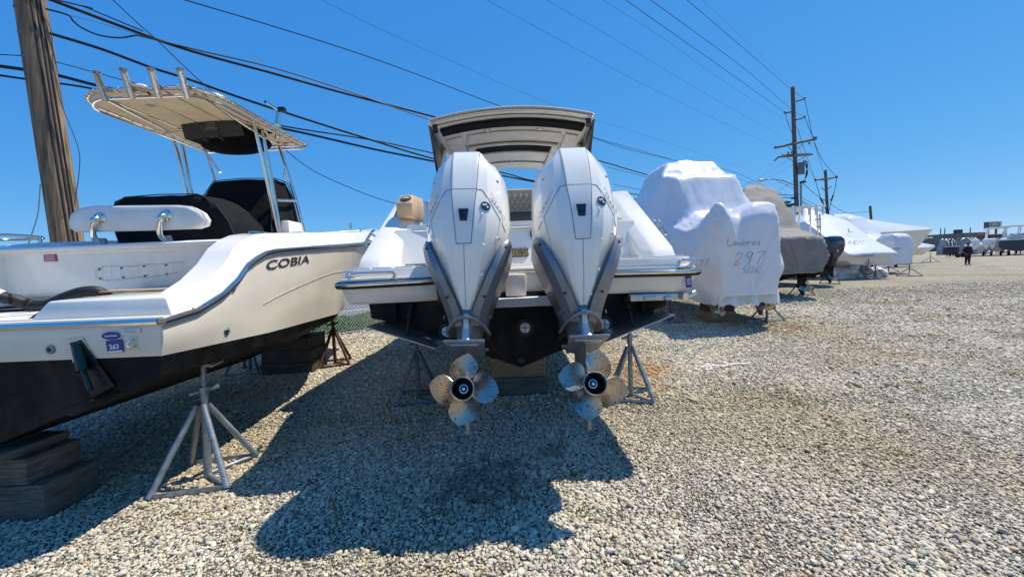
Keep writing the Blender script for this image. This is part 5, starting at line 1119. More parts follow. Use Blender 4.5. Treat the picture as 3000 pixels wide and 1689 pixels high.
wire('black line from the top edge to the left end of the hardtop roof', [(540, 0), (750, 62), (1000, 140), (1200, 210), (1463, 310), (1600, 352), (1738, 402), (1900, 448), (2150, 520), (2320, 575)], .011, .1)
wire('fine grey line from the top edge passing above the hardtop', [(940, 0), (1200, 125), (1640, 315), (1900, 400), (2200, 500)], .0045, .1, 'wire_grey')
wire('fine grey line sloping to the big crossarm, leftmost', [(1425, 0), (1700, 150), (1950, 280), (2272, 431)], .006, .2, 'wire_grey')
wire('fine grey line sloping to the big crossarm, second from left', [(1600, 0), (1800, 115), (2050, 265), (2320, 418)], .006, .2, 'wire_grey')
wire('fine grey line sloping to the big crossarm, third from left', [(1765, 0), (1950, 118), (2150, 258), (2385, 405)], .006, .2, 'wire_grey')
wire('black high line to the lowest left bracket of the transformer pole', [(1832, 0), (2000, 118), (2150, 223), (2299, 330)], .013, .1)
wire('black high line to the lower right bracket of the transformer pole', [(1905, 0), (2060, 112), (2200, 217), (2320, 322), (2358, 342)], .013, -.1)
wire('black high line to the top bracket of the transformer pole', [(2012, 0), (2120, 92), (2230, 186), (2320, 264), (2357, 288)], .013, -.1)
wire('fine grey line to the very top of the transformer pole', [(2055, 0), (2180, 115), (2322, 254)], .005, 0, 'wire_grey')
wire('low double cable right of the hardtop going to the transformer pole', [(1738, 404), (1850, 440), (2000, 474), (2140, 500), (2230, 540), (2300, 575), (2325, 580)], .012, .25)
wire('low line beside the right motor behind the wrapped boat', [(1780, 489), (1850, 507), (1935, 527), (2100, 560), (2320, 590)], .010, .2)
wire('low line grazing the right motor behind the wrapped boat', [(1797, 540), (1850, 550), (1900, 558), (2100, 575), (2320, 592)], .010, .3)
def wire3(label, pts, r, m='wire'): return obj('power_line', tube(pts, r, 5, smooth=5), m, label=label, cat='power line', group='overhead lines')
wire3('line dropping from the top bracket to the crossarm end', [w2(2357, 290, -.3), w2(2369, 345, -.3), w2(2381, 403, -.3)], .022)
wire3('line dropping from the lower bracket to the crossarm end', [w2(2358, 344, -.3), w2(2370, 376, -.3), w2(2383, 404, -.3)], .022)
wire3('line dropping from the left bracket down the pole', [w2(2300, 332, -.3), w2(2312, 370, -.3), w2(2322, 392, -.3)], .022)
wire3('line from the crossarm end to the thinner pole\'s right arm', [w2(2384, 412, -.3), P(2410, 470, 44), P(2449, 518, 49.7)], .026)
wire3('line from the crossarm end to the thinner pole\'s shaft', [w2(2384, 412, -.3), P(2400, 465, 44), P(2416, 514, 49.7)], .020, 'wire_grey')
wire3('line from the transformer pole to the thinner pole\'s left arm', [w2(2337, 375, -.3), w2(2350, 420, -.3), P(2375, 490, 45), P(2389, 527, 49.7)], .020)
wire3('line from the lower crossarm to the thinner pole\'s left arm', [w2(2340, 430, -.3), P(2362, 480, 44), P(2388, 528, 49.7)], .016, 'wire_grey')
wire3('cable from the right arm hanging to the thinner pole', [P(2451, 520, 49.7), P(2447, 550, 49.6), P(2441, 572, 49.5), P(2430, 612, 49.6), P(2427, 632, 49.7)], .035)
wire3('cable from the left arm hanging to the thinner pole', [P(2389, 530, 49.7), P(2398, 560, 49.6), P(2404, 580, 49.5), P(2416, 605, 49.6), P(2424, 630, 49.7)], .035)
wire3('low line from the riser past the thinner pole to the short dark pole', [w2(2352, 537, -.4), P(2390, 570, 44), P(2422, 590, 49.7), P(2457, 613, 54), P(2490, 624, 58), P(2545, 619, 62)], .030)
for k, (y0, y1) in enumerate(((576, 608), (584, 618), (590, 622), (588, 626))): wire3(('upper', 'second', 'third', 'lowest')[k]+' of the low cables running right from the transformer pole', [w2(2345, y0, 0), P(2375, (y0+y1)/2+1, 44), P(2410, y1, 49), P(2445, y1+10, 54)], .022)
for k, (x0, y0, x1, y1) in enumerate(((2200, 505, 2268, 470), (2170, 548, 2310, 468), (2230, 530, 2325, 480), (2180, 610, 2325, 530))): wire3(('first', 'second', 'third', 'fourth')[k]+' fine line rising from the left to the transformer pole', [P(x0, y0, 30), P((x0+x1)/2, (y0+y1)/2+4, 34), P(x1, y1, Y2)], .012, 'wire_grey')
for k, (y0, y1) in enumerate(((566, 572), (575, 580), (592, 596))): wire3(('upper', 'middle', 'lower')[k]+' short level cable reaching the transformer pole from the left', [P(2215, y0, 33), P(2270, y0+4, 36), P(2326, y1, Y2)], .028)
# ================================================================ the other boats of the row
from mathutils.bvhtree import BVHTree
def lerp_keys(secs, y):
    for i in range(len(secs)-1):
        if y <= secs[i+1][0]:
            t = (y-secs[i][0])/(secs[i+1][0]-secs[i][0]); return [a+(b-a)*t for a, b in zip(secs[i], secs[i+1])]
    return list(secs[-1])
def wrap_mesh(secs, xc, ny, amp, fr, seed, sub=5, smooth=2, M=None, shape=None):
    """cover stretched over sections (y, zb, wb, z1, w1, z2, w2, zt, wt[, ridge]); returns dense smoothed rings with creases"""
    ys = [secs[0][0]+(secs[-1][0]-secs[0][0])*i/ny for i in range(ny+1)]
    rows = []
    for y in ys:
        k = lerp_keys(secs, y); _, zb, wb, z1, w1, z2, w2, zt, wt = k[:9]; xs = k[9] if len(k) > 9 else 0.0
        pr = [(-wb, zb), (-w1, z1), (-w2, z2), (-wt, zt), (0, zt+.04), (wt, zt), (w2, z2), (w1, z1), (wb, zb)]
        row = []
        for a, b in zip(pr[:-1], pr[1:]):
            for s in range(sub): row.append(Vector((xs+a[0]+(b[0]-a[0])*s/sub, y, a[1]+(b[1]-a[1])*s/sub)))
        row.append(Vector((xs+pr[-1][0], y, pr[-1][1]))); rows.append(row)
    if shape:
        for r in rows:
            for p in r: shape(p)
    # closing end rows
    def end(row, dy):
        c = (row[0]+row[-1])/2
        return [[c.lerp(p, k)+Vector((0, dy*(1-k), 0)) for p in row] for k in (.02, .35, .7, .93)]
    rows = end(rows[0], -.03)+rows+end(rows[-1], .03)[::-1]
    for _ in range(smooth):
        new = [[p.copy() for p in r] for r in rows]
        for i in range(1, len(rows)-1):
            for j in range(1, len(rows[0])-1): new[i][j] = rows[i][j]*.4+(rows[i-1][j]+rows[i+1][j]+rows[i][j-1]+rows[i][j+1])*.15
        rows = new
    nw = len(rows[0])
    for i, r in enumerate(rows):
        for j, p in enumerate(r):
            side = 1 if p.x > 0 else -1
            f = mnoise.noise((p.x*fr+seed, p.y*fr*.8, p.z*fr*.45))+.55*mnoise.noise((p.x*fr*2.5+seed, p.y*fr*2.2, p.z*fr*1.0+3))
            g = mnoise.noise(((p.x+p.z)*fr*1.7+seed, (p.y-p.z)*fr*2.6, seed)); g = max(0, 1-abs(g)*6)   # sharp folds
            g += .6*max(0, 1-abs(mnoise.noise((p.x*fr*1.2-seed, p.y*fr*1.3, p.z*fr*3.2)))*7)
            d = Vector((side*.7, -.5 if i < len(rows)//2 else .3, .35))
            p += d*amp*(f*.55+g*1.5)
            if j < 3 or j > nw-4: p.z += amp*1.8*mnoise.noise((p.y*5+seed, p.x*4, 1))
    g = loft([[ (p.x+xc, p.y, p.z) for p in r] for r in rows], closed=False, cap0=True, cap1=True)
    if M is not None: g = xf(g, M)
    return g
def bvh(g): return BVHTree.FromPolygons([Vector(p) for p in g[0]], g[1])
def on_cover(tree, g, off=.006):
    """lay lettering on a cover: each vertex is dropped onto it along the view of a reader standing astern"""
    out = []
    for p in g[0]:
        p = Vector(p); d = Vector((p.x, p.y, 0)).normalized(); h = tree.ray_cast(p-d*2.0, d)
        out.append(tuple(h[0]-d*off) if h[0] is not None else tuple(p))
    return out, g[1]
def script(s, px, py, Y, size, shear=.15, sx=.9, tilt=0.0):
    c = P(px, py, Y); xd = Vector((c.y, -c.x, 0)).normalized(); xd.z = tilt
    return text(s, size, frame(c, xd, (0, 0, 1)), .0015, shear=shear, sx=sx)
def small_prop(name, c, r, parent, m='stainless', rot=0.3, nb=3):
    pr = obj(name, lathe([(.3*r, 0), (.33*r, -.8*r), (.25*r, -.82*r), (.05*r, -.6*r)], c, (0, 1, 0), 14), m, parent)
    for k in range(nb):
        a0 = rot+k*2*math.pi/nb
        obj('blade', solid(grid(lambda u, v: (c[0]+r*(.3+.7*v)*math.sin(a0+(u-.5)*1.5*math.sin(math.pi*(.2+.75*v))), c[1]-.4*r+(u-.5)*.5*r, c[2]+r*(.3+.7*v)*math.cos(a0+(u-.5)*1.5*math.sin(math.pi*(.2+.75*v)))), 6, 6), .02*r+.004), m, pr)
    return pr
def lower_unit(c, parent, m='leg_grey', s=1.0, rot=.3):
    """gear case with skeg and propeller hanging below a cover; c = hub centre"""
    x, y, z = c
    rg = [[(x, y-.10*s, zz), (x+.04*s, y+.05*s, zz), (x, y+.28*s, zz), (x-.04*s, y+.05*s, zz)] for zz in (z+.45*s, z+.02*s)]
    lu = obj('lower_unit', join(loft(rg), lathe([(.005, .36*s), (.05*s, .25*s), (.062*s, .1*s), (.06*s, -.02*s)], c, (0, 1, 0), 16), loft([[(x-.012, y+a, z+b) for a, b in ((-.02*s, -.04*s), (.26*s, -.04*s), (.10*s, -.26*s), (.0, -.26*s))], [(x+.012, y+a, z+b) for a, b in ((-.02*s, -.04*s), (.26*s, -.04*s), (.10*s, -.26*s), (.0, -.26*s))]]), box((x, y+.06*s, z+.26*s), (.26*s, .5*s, .02*s))), m, parent)
    small_prop('propeller', (x, y-.02*s, z), .20*s, lu, rot=rot)
def simple_hull(y0, y1, xc, hw, kz, cz, sz, parent, mb, mt=None, name='hull'):
    """V hull under a cover"""
    L = y1-y0; st = []
    for t in (0, .25, .5, .7, .85, .95, 1.0):
        k = 1 if t < .5 else max(.02, 1-((t-.5)/.5)**2.2); r_ = 0 if t < .5 else ((t-.5)/.5)**2
        st.append([(xc-hw*k, y0+L*t, sz+.25*r_), (xc-hw*.92*k, y0+L*t, cz+.35*r_), (xc, y0+L*t, kz+.75*r_*(cz-kz+.4)), (xc+hw*.92*k, y0+L*t, cz+.35*r_), (xc+hw*k, y0+L*t, sz+.25*r_)])
    return obj(name, loft(st), mb, parent)

# ---- C: white shrink-wrapped boat marked by hand
C = thing('wrapped_boat', 'white shrink-wrapped boat with the name Lambros and 297 written on it', 'boat', (4.95, 11.5, 0), world=True, group='shrink-wrapped boats')
CX_ = 4.98
CS = [(7.50, .70, .50, 1.2, .60, 2.0, .56, 2.22, .50, -.29), (7.66, .50, .60, 1.3, .68, 2.15, .64, 2.40, .58, -.28), (8.10, .50, .66, 1.3, .92, 2.12, .74, 2.40, .58, -.24), (8.50, .58, .95, 1.2, 1.22, 2.05, .98, 2.34, .60, -.12), (8.95, .70, 1.05, 1.2, 1.42, 2.2, 1.14, 2.52, .64, -.06), (9.35, .80, 1.05, 1.3, 1.42, 2.6, 1.06, 3.40, .72, -.20), (9.55, .80, 1.05, 1.3, 1.41, 2.66, 1.06, 3.48, .78, -.22), (9.85, .85, 1.05, 1.4, 1.40, 2.76, 1.12, 3.56, .82, -.24), (10.2, .9, 1.05, 1.4, 1.38, 2.85, 1.12, 3.98, .60, -.22), (11.6, .95, 1.05, 1.5, 1.38, 2.9, 1.12, 4.02, .58, -.22), (12.6, 1.0, 1.0, 1.6, 1.33, 2.5, 1.1, 3.3, .6, -.1), (14.5, 1.2, .7, 1.75, 1.05, 2.3, .8, 2.6, .4, 0), (16.0, 1.7, .1, 1.95, .2, 2.2, .15, 2.35, .1, 0)]
def c_shape(p):
    up = max(0.0, min(1.0, (p.z-1.7)/.5))
    p.z += up*(.17*math.exp(-((p.x+.82)/.13)**2-((p.y-7.75)/.22)**2)+.15*math.exp(-((p.x-.10)/.30)**4-((p.y-8.05)/.50)**4)-.12*math.exp(-((p.x+.44)/.13)**2-((p.y-7.9)/.5)**2))
    if p.y > 9.2: p.z += max(0.0, min(1.0, (p.z-3.2)/.3))*.035*max(0, 1-abs(mnoise.noise((p.x*2.2, p.y*2.2, 3)))*5)
    if p.y < 7.9: p.y -= .05*up*0+.07*math.exp(-((p.x+.75)/.10)**2)*max(0, min(1, (p.z-.6)/.5))-.05*math.exp(-((p.x+.44)/.10)**2)
cg = wrap_mesh(CS, CX_, 190, .0125, 3.4, 2.0, 12, 1, None, c_shape)
CW = obj('shrink_wrap', cg, 'shrink', C, sharp=80)
tb = bvh(cg)
# felt-pen strokes: letters as polylines in a unit box
ST = {'L': [[(0, 1), (.02, 0), (.5, .03)]], 'a': [[(.42, .42), (.2, .5), (.05, .25), (.2, .02), (.40, .2), (.43, .45)], [(.43, .45), (.42, .1), (.5, .0)]], 'm': [[(.02, .45), (.05, 0)], [(.05, .3), (.18, .47), (.25, .35), (.26, .02)], [(.27, .3), (.4, .46), (.47, .33), (.5, 0)]], 'b': [[(.05, 1), (.08, .02)], [(.08, .3), (.3, .5), (.45, .28), (.3, .02), (.08, .06)]], 'r': [[(.08, .46), (.1, 0)], [(.1, .28), (.22, .45), (.4, .44)]], 'o': [[(.25, .48), (.06, .3), (.14, .04), (.36, .03), (.45, .28), (.25, .48)]], 's': [[(.4, .43), (.2, .48), (.12, .34), (.36, .2), (.32, .03), (.06, .05)]],
      '2': [[(.03, .78), (.2, 1), (.42, .85), (.3, .45), (0, .02), (.5, .1)]], '9': [[(.42, .9), (.2, 1), (.05, .75), (.2, .55), (.42, .75), (.43, .95)], [(.43, .95), (.36, .4), (.3, 0)]], '7': [[(0, .97), (.5, 1), (.3, .5), (.2, 0)]], '5': [[(.45, 1), (.1, .96), (.08, .6), (.38, .55), (.36, .15), (.05, .02)]], '/': [[(.4, 1.1), (.1, -.1)]], '6': [[(.4, 1), (.12, .6), (.06, .2), (.25, 0), (.42, .2), (.28, .42), (.08, .3)]]}
def pen(tree, word, px, py, Y, size, lw, parent, seed=1, slant=.12, adv=.66):
    rg = random.Random(seed); c = P(px, py, Y); xd = Vector((c.y, -c.x, 0)).normalized(); x0 = -len(word)*adv*size/2
    for i, ch in enumerate(word):
        dy = rg.uniform(-.06, .06)*size
        for stq in ST[ch]:
            pts = []
            sm = [(q.x, q.y) for q in smooth_path([(a, b, 0) for a, b in stq], 4)] if len(stq) > 2 else [(stq[0][0]+(stq[1][0]-stq[0][0])*k/5, stq[0][1]+(stq[1][1]-stq[0][1])*k/5) for k in range(6)]
            for u, v in sm:
                p = c+xd*(x0+(i*adv+u+slant*v)*size)+Vector((0, 0, (v-.5)*size+dy)); d = Vector((p.x, p.y, 0)).normalized(); hh = tree.ray_cast(p-d*2.0, d)
                pts.append(hh[0]-d*.002 if hh[0] is not None else p)
            obj('pen_stroke', tube(pts, lw, 5), 'marker', parent)
pen(tb, 'Lambros', 2180, 708, 7.45, .145, .0040, CW, 2, .1, .56); pen(tb, '297', 2195, 756, 7.45, .24, .0042, CW, 3, .2, .72); pen(tb, '5/26', 2197, 790, 7.45, .12, .0034, CW, 4, .3, .6); pen(tb, '297', 2052, 771, 8.0, .15, .0034, CW, 5, .3, .6)
# two tall lumps of the wrapped motors and the torn hem
obj('wrap_hem', solid(grid(lambda u, v: (CX_-.28-.60+1.22*u, 7.56+.05*math.sin(u*19)+.03*v, .50+.22*v+.05*mnoise.noise((u*9, v*2, 4))+(.06*(u-.3) if u > .3 else 0)), 40, 5), .006), 'shrink', C, sharp=80)
simple_hull(8.75, 16, CX_, 1.25, .55, .85, 1.35, C, 'antifoul')
lower_unit((CX_-.72, 7.95, .46), C, rot=.9); lower_unit((CX_+.18, 7.85, .50), C, rot=.2)
# ---- D: boat under a grey-tan canvas
D = thing('canvas_covered_boat', 'boat hidden under a grey-tan canvas cover behind the boat marked 297', 'boat', (9.1, 15.5, 0), world=True)
DS = [(12.05, .85, .70, 1.3, .95, 1.80, .88, 1.98, .70, 0), (12.7, .62, .95, 1.3, 1.22, 1.98, 1.05, 2.14, .75, .05), (13.4, .7, 1.0, 1.4, 1.28, 2.05, 1.10, 2.32, .88, .16), (14.4, .8, 1.0, 1.5, 1.25, 2.7, 1.0, 3.45, .78, .42), (15.2, .9, 1.0, 1.6, 1.25, 3.0, 1.0, 4.1, .55, .72), (16.0, .9, 1.0, 1.6, 1.25, 2.9, 1.0, 4.34, .22, .98), (17.4, 1.0, 1.0, 1.7, 1.25, 2.8, .95, 3.8, .25, 1.1), (19, 1.2, .8, 1.8, 1.1, 2.4, .8, 2.9, .3, 1.1), (21, 1.8, .1, 2.0, .2, 2.2, .15, 2.3, .1, 1.1)]
DC = obj('canvas_cover', wrap_mesh(DS, 9.05, 110, .045, 1.9, 7.0, 9, 2), 'canvas_grey', D, sharp=80)
simple_hull(12.9, 21, 9.0, 1.15, .55, .85, 1.3, D, 'antifoul')
lower_unit((8.15, 12.55, .45), D, 'black_plastic', 1.0, .5); lower_unit((9.35, 12.2, .42), D, 'black_plastic', 1.1, .1)
# ---- E: boat with a navy outboard and a white tower top
E_ = thing('tower_boat', 'white open boat with a white T-top behind the grey-tan cover', 'boat', (13.6, 19.5, 0), world=True)
eh = [[(13.55-hw*1.0, y, 1.95+.05*k), (13.55-hw*.95, y, 1.15), (13.55, y, .62+.5*k), (13.55+hw*.95, y, 1.15+.1*k), (13.55+hw, y, 1.95+.05*k)] for y, hw, k in ((17.2, 1.2, 0), (19.5, 1.22, 0), (21.5, 1.0, .5), (23, .5, 1.0), (23.8, .03, 2.0))]
obj('hull', loft(eh), 'gelcoat', E_); obj('hull_bottom', loft([[(13.55-hw, y, 1.14), (13.55, y, .60), (13.55+hw, y, 1.14), (13.55, y, 1.2)] for y, hw in ((17.16, 1.16), (19.5, 1.18), (21.5, .98))]), 'antifoul', E_)
obj('transom_ledge', box((13.75, 17.05, 1.42), (1.9, .4, .12), bev=.03), 'gelcoat', E_)
objs('boot_stripe', [box((14.5, 17.19, 1.76), (.55, .02, .05))], 'black_paint', E_)
obj('gunwale_cap', box((14.15, 17.2, 1.98), (1.3, .3, .07), bev=.03), 'gelcoat', E_)
tt = obj('t_top', box((14.0, 18.9, 3.63), (1.55, 1.9, .06), bev=.02), 'gelcoat', E_)
objs('leg', [tube([(x, y, 3.6), (x+.1*(1 if x > 14 else -1), y+dy, 1.9)], .045, 6) for x, y, dy in ((13.45, 18.3, 0), (14.6, 18.3, 0), (13.45, 19.4, .3), (14.6, 19.4, .3), (14.6, 18.7, .1))], 'gelcoat', E_)
objs('rod_holder', [tube([(13.35+.32*i, 18.0, 3.60), (13.25+.32*i, 17.86, 3.22)], .045, 6) for i in range(5)], 'gelcoat', E_)
objs('ladder_bar', [tube([(14.45, 18.2, z), (14.72, 18.2, z)], .03, 6) for z in (2.35, 2.7, 3.05)]+[tube([(14.72, 18.2, 1.9), (14.66, 18.2, 3.3)], .03, 6)], 'galv', E_)
obj('antenna_unit', box((13.6, 18.9, 3.78), (.35, .3, .22), bev=.05), 'black_plastic', E_)
NM = thing('outboard_motor', 'navy blue outboard motor marked 300 in white', 'outboard motor', (13.85, 16.7, .4), world=True)
mx_, my_ = 13.82, 16.55
cw = [(1.25, .22, -.28, .30), (1.40, .30, -.36, .38), (1.55, .35, -.42, .44), (1.85, .36, -.44, .46), (2.02, .34, -.42, .44), (2.12, .28, -.34, .36), (2.16, .18, -.22, .24)]
def rr8(x, y0, y1, w, z): return [(x-w*.6, y0, z), (x+w*.6, y0, z), (x+w, y0+.12, z), (x+w, y1-.15, z), (x+w*.6, y1, z), (x-w*.6, y1, z), (x-w, y1-.15, z), (x-w, y0+.12, z)]
nc = obj('cowl', loft([rr8(mx_, my_+a, my_+b, w, z) for z, w, a, b in cw]), 'navy', NM, sharp=30)
obj('leg', loft([rr8(mx_, my_+a, my_+b, w, z) for z, w, a, b in ((1.27, .20, -.25, .28), (1.05, .17, -.18, .24), (.80, .12, -.10, .2), (.62, .10, -.06, .16))]), 'black_plastic', NM)
lower_unit((mx_, my_-.05, .42), NM, 'black_plastic', 1.05, .5)
vn = Vector((mx_, my_, 0)).normalized()
obj('lettering', text('300', .17, frame((mx_+.03, my_-.445, 1.86), (1, 0, 0), (0, 0, 1)), .004, shear=.2, sx=1.3, bold=.004), 'decal_grey', nc)
obj('lettering', text('YAMAHA', .13, frame((mx_-.372, my_-.05, 1.74), (0, -1, 0), (0, 0, 1)), .004, shear=.15, sx=.85, bold=.003), 'decal_grey', nc)
obj('stripe', box((mx_-.368, my_, 1.58), (.012, .5, .015)), 'decal_grey', nc); obj('badge', lathe([(.045, 0), (.04, .012)], (mx_-.06, my_-.42, 1.52), (0, -1, 0), 14), 'alu', nc)
# ---- F: tent-shaped white wrapped boat
F_ = thing('wrapped_boat', 'tent-shaped white shrink-wrapped boat with a glaring sunlit stern slope', 'boat', (18.3, 24, 0), world=True, group='shrink-wrapped boats')
FS = [(19.35, 1.22, 1.16, 1.25, 1.22, 1.29, 1.20, 1.32, 1.12), (19.6, 1.2, 1.24, 1.26, 1.3, 1.42, 1.26, 1.50, 1.15), (20.6, 1.22, 1.28, 1.35, 1.34, 1.95, 1.24, 2.08, 1.12), (22.3, 1.3, 1.3, 1.45, 1.36, 3.15, 1.28, 3.30, 1.22), (22.5, 1.3, 1.3, 1.5, 1.36, 3.25, 1.27, 3.36, 1.15), (23.6, 1.3, 1.3, 1.5, 1.36, 3.30, 1.24, 4.15, .16), (25, 1.4, 1.25, 1.6, 1.3, 3.0, 1.0, 3.7, .16), (28, 1.6, .6, 1.8, .8, 2.4, .5, 2.7, .1), (29.3, 1.9, .05, 2.0, .1, 2.1, .1, 2.2, .05)]
fg = wrap_mesh(FS, 18.35, 90, .009, 2.0, 11.0, 6, 1)
FW = obj('shrink_wrap', fg, 'shrink', F_, sharp=80); tf_ = bvh(fg)
obj('handwriting', on_cover(tf_, script('REM', 2505, 711, 20.4, .30, .2, 1.2)), 'marker', FW); obj('handwriting', on_cover(tf_, script('L', 2492, 675, 21.3, .35, -.2, 1.2)), 'marker', FW); obj('handwriting', on_cover(tf_, script('/// .', 2495, 690, 21, .22, -.4, 1.0)), 'marker', FW)
obj('wrap_knot', join(box((20.0-.55, 23.2, 3.62), (.16, .16, .26), rz=.5, bev=.04), box((20.0-.62, 23.2, 3.52), (.4, .2, .08), rz=.2, bev=.03)), 'shrink', F_)
obj('hull', loft([[(18.35-w, y, 1.28), (18.35-w*.95, y, 1.0), (18.35-w*.7, y, .82), (18.35, y, .62+k), (18.35+w*.7, y, .82), (18.35+w*.95, y, 1.0), (18.35+w, y, 1.28)] for y, w, k in ((19.65, 1.2, .1), (21, 1.28, 0), (25, 1.25, .05), (28, .6, .4), (29.2, .05, .8))]), 'gelcoat_cream', F_)
obj('stern_script', text('A COMPASS', .16, frame(P(2533, 750, 19.29), (1, 0, 0), (0, 0, 1)), .002, shear=.3, sx=1.15), 'marker', F_)
lower_unit((18.35, 19.75, .48), F_, 'leg_grey', 1.35, .4)
for i, (x, y, s, z) in enumerate(((18.1, 20.9, .55, .28), (19.3, 21.2, .6, .26), (20.0, 21.0, .45, .22))):
    obj('tarp_bundle', xf(sphere((0, 0, 0), 1.0, 18, 12, (s*1.5, s*.8, z*1.6)), Matrix.Translation((x, y, z*.9))), 'shrink', sharp=80, label=('left', 'middle', 'right')[i]+' crumpled bundle of white sheeting under the tent-shaped wrapped boat', cat='tarp bundle', group='crumpled white sheeting')
for o in [o for o in COL.objects if o.name.startswith('tarp_bundle')]:
    for v in o.data.vertices: v.co *= 1+.02*mnoise.noise(v.co*3)
# ---- G: wrapped boat with its motor wrapped as well
G_ = thing('wrapped_boat', 'white shrink-wrapped boat with its outboard wrapped in the same sheet', 'boat', (23.6, 27, 0), world=True, group='shrink-wrapped boats')
GS = [(22.9, .58, .42, 1.2, .56, 1.95, .54, 2.20, .36), (23.2, .45, .58, 1.3, .64, 2.1, .60, 2.42, .40), (24.0, .5, .64, 1.3, .68, 2.1, .62, 2.42, .40), (24.3, .6, .95, 1.2, 1.25, 1.75, .9, 2.05, .5), (25.1, .75, 1.1, 1.4, 1.4, 2.2, 1.1, 2.5, .6), (26.2, .85, 1.1, 1.5, 1.42, 3.1, 1.05, 3.80, .5), (28, .9, 1.1, 1.6, 1.4, 3.2, 1.05, 4.05, .25), (31, 1.6, .5, 1.8, .8, 2.4, .5, 2.8, .1), (32.3, 1.9, .05, 2.0, .1, 2.1, .1, 2.2, .05)]
gg = wrap_mesh(GS, 23.55, 100, .014, 2.3, 21.0, 7, 2)
GW = obj('shrink_wrap', gg, 'shrink', G_, sharp=80); tg_ = bvh(gg)
obj('handwriting', on_cover(tg_, script('ny.', 2628, 727, 22.8, .25, .2, 1.3)), 'marker', GW)
simple_hull(24.4, 32, 23.55, 1.2, .5, .85, 1.3, G_, 'antifoul')
# ---- H: tall boat lying across, bow to the right
H_ = thing('wrapped_boat', 'tall white boat with its raked bow pointing right above the wrapped motor', 'boat', (31, 32.5, 0), world=True, group='shrink-wrapped boats')
hh = []
for t in (0, .3, .55, .72, .85, .94, 1.0):
    k = max(.02, 1-max(0, (t-.45)/.55)**1.8); X0 = 25+8.4*t; rake = 2.35*max(0, (t-.5)/.5)**1.2
    hh.append([(X0+rake, 32.5-1.55*k, 2.62+.42*t), (X0+rake*.55, 32.5-1.35*k, 1.75), (X0+rake*.18, 32.5-.95*k, 1.05), (X0, 32.5, .55+.25*t), (X0+rake*.18, 32.5+.95*k, 1.05), (X0+rake*.55, 32.5+1.35*k, 1.75), (X0+rake, 32.5+1.55*k, 2.62+.42*t)])
obj('hull', loft(hh), 'gelcoat_cream', H_, sharp=40)
def hcov(u, v):
    t = u; k = max(.02, 1-max(0, (t-.45)/.55)**1.8); X0 = 25+8.4*t+2.35*max(0, (t-.5)/.5)**1.2
    s = 2*v-1; zt = 4.62-(max(0, t-.45)/.55)**.8*1.49
    return (X0, 32.5+1.6*k*s, 2.63+.42*t+(zt-2.63-.42*t)*(1-abs(s)**1.5)+.02*mnoise.noise((u*9, v*6, 0)))
obj('shrink_wrap', solid(grid(hcov, 30, 16), .01), 'shrink', H_, sharp=60)
obj('bow_roller', box((35.2, 32.5, 2.35), (.9, .3, .12), bev=.03), 'gelcoat', H_)
# cradle and dark gear beneath
objs('support_post', [tube([(x, y, 0), (x, y, .9)], .12, 8) for x, y in ((27, 31.8), (30, 31.8), (32.4, 32.2), (27, 33.2), (30, 33.2))], 'black_plastic', H_)
# ---- J: small covered boat, bow to the right
J_ = thing('covered_boat', 'small white covered boat on stands left of the person', 'boat', (40.5, 39, 0), world=True)
jj = []
for t in (0, .35, .6, .8, .93, 1.0):
    k = max(.03, 1-max(0, (t-.4)/.6)**1.8); X0 = 36.5+5.4*t; rk = 1.25*max(0, (t-.5)/.5)
    jj.append([(X0+rk, 39-1.2*k, 1.52), (X0+rk*.5, 39-1.1*k, 1.15), (X0, 39, .80), (X0+rk*.5, 39+1.1*k, 1.15), (X0+rk, 39+1.2*k, 1.52)])
obj('hull', loft(jj), 'gelcoat_cream', J_)
def jc(u, v):
    t = u; k = max(.03, 1-max(0, (t-.4)/.6)**1.8); X0 = 36.5+5.4*t+1.25*max(0, (t-.5)/.5); s = 2*v-1; zt = 2.75-1.0*max(0, (t-.5)/.5)**.75
    return (X0, 39+1.24*k*s, 1.54+(zt-1.54)*(1-abs(s)**1.4))
obj('cover', solid(grid(jc, 18, 10), .01), 'shrink', J_, sharp=60)
objs('support_post', [tube([(x, 38.6, 0), (x, 38.6, 1.0)], .2, 8) for x in (37.2, 38.6, 40.2)], 'black_plastic', J_)
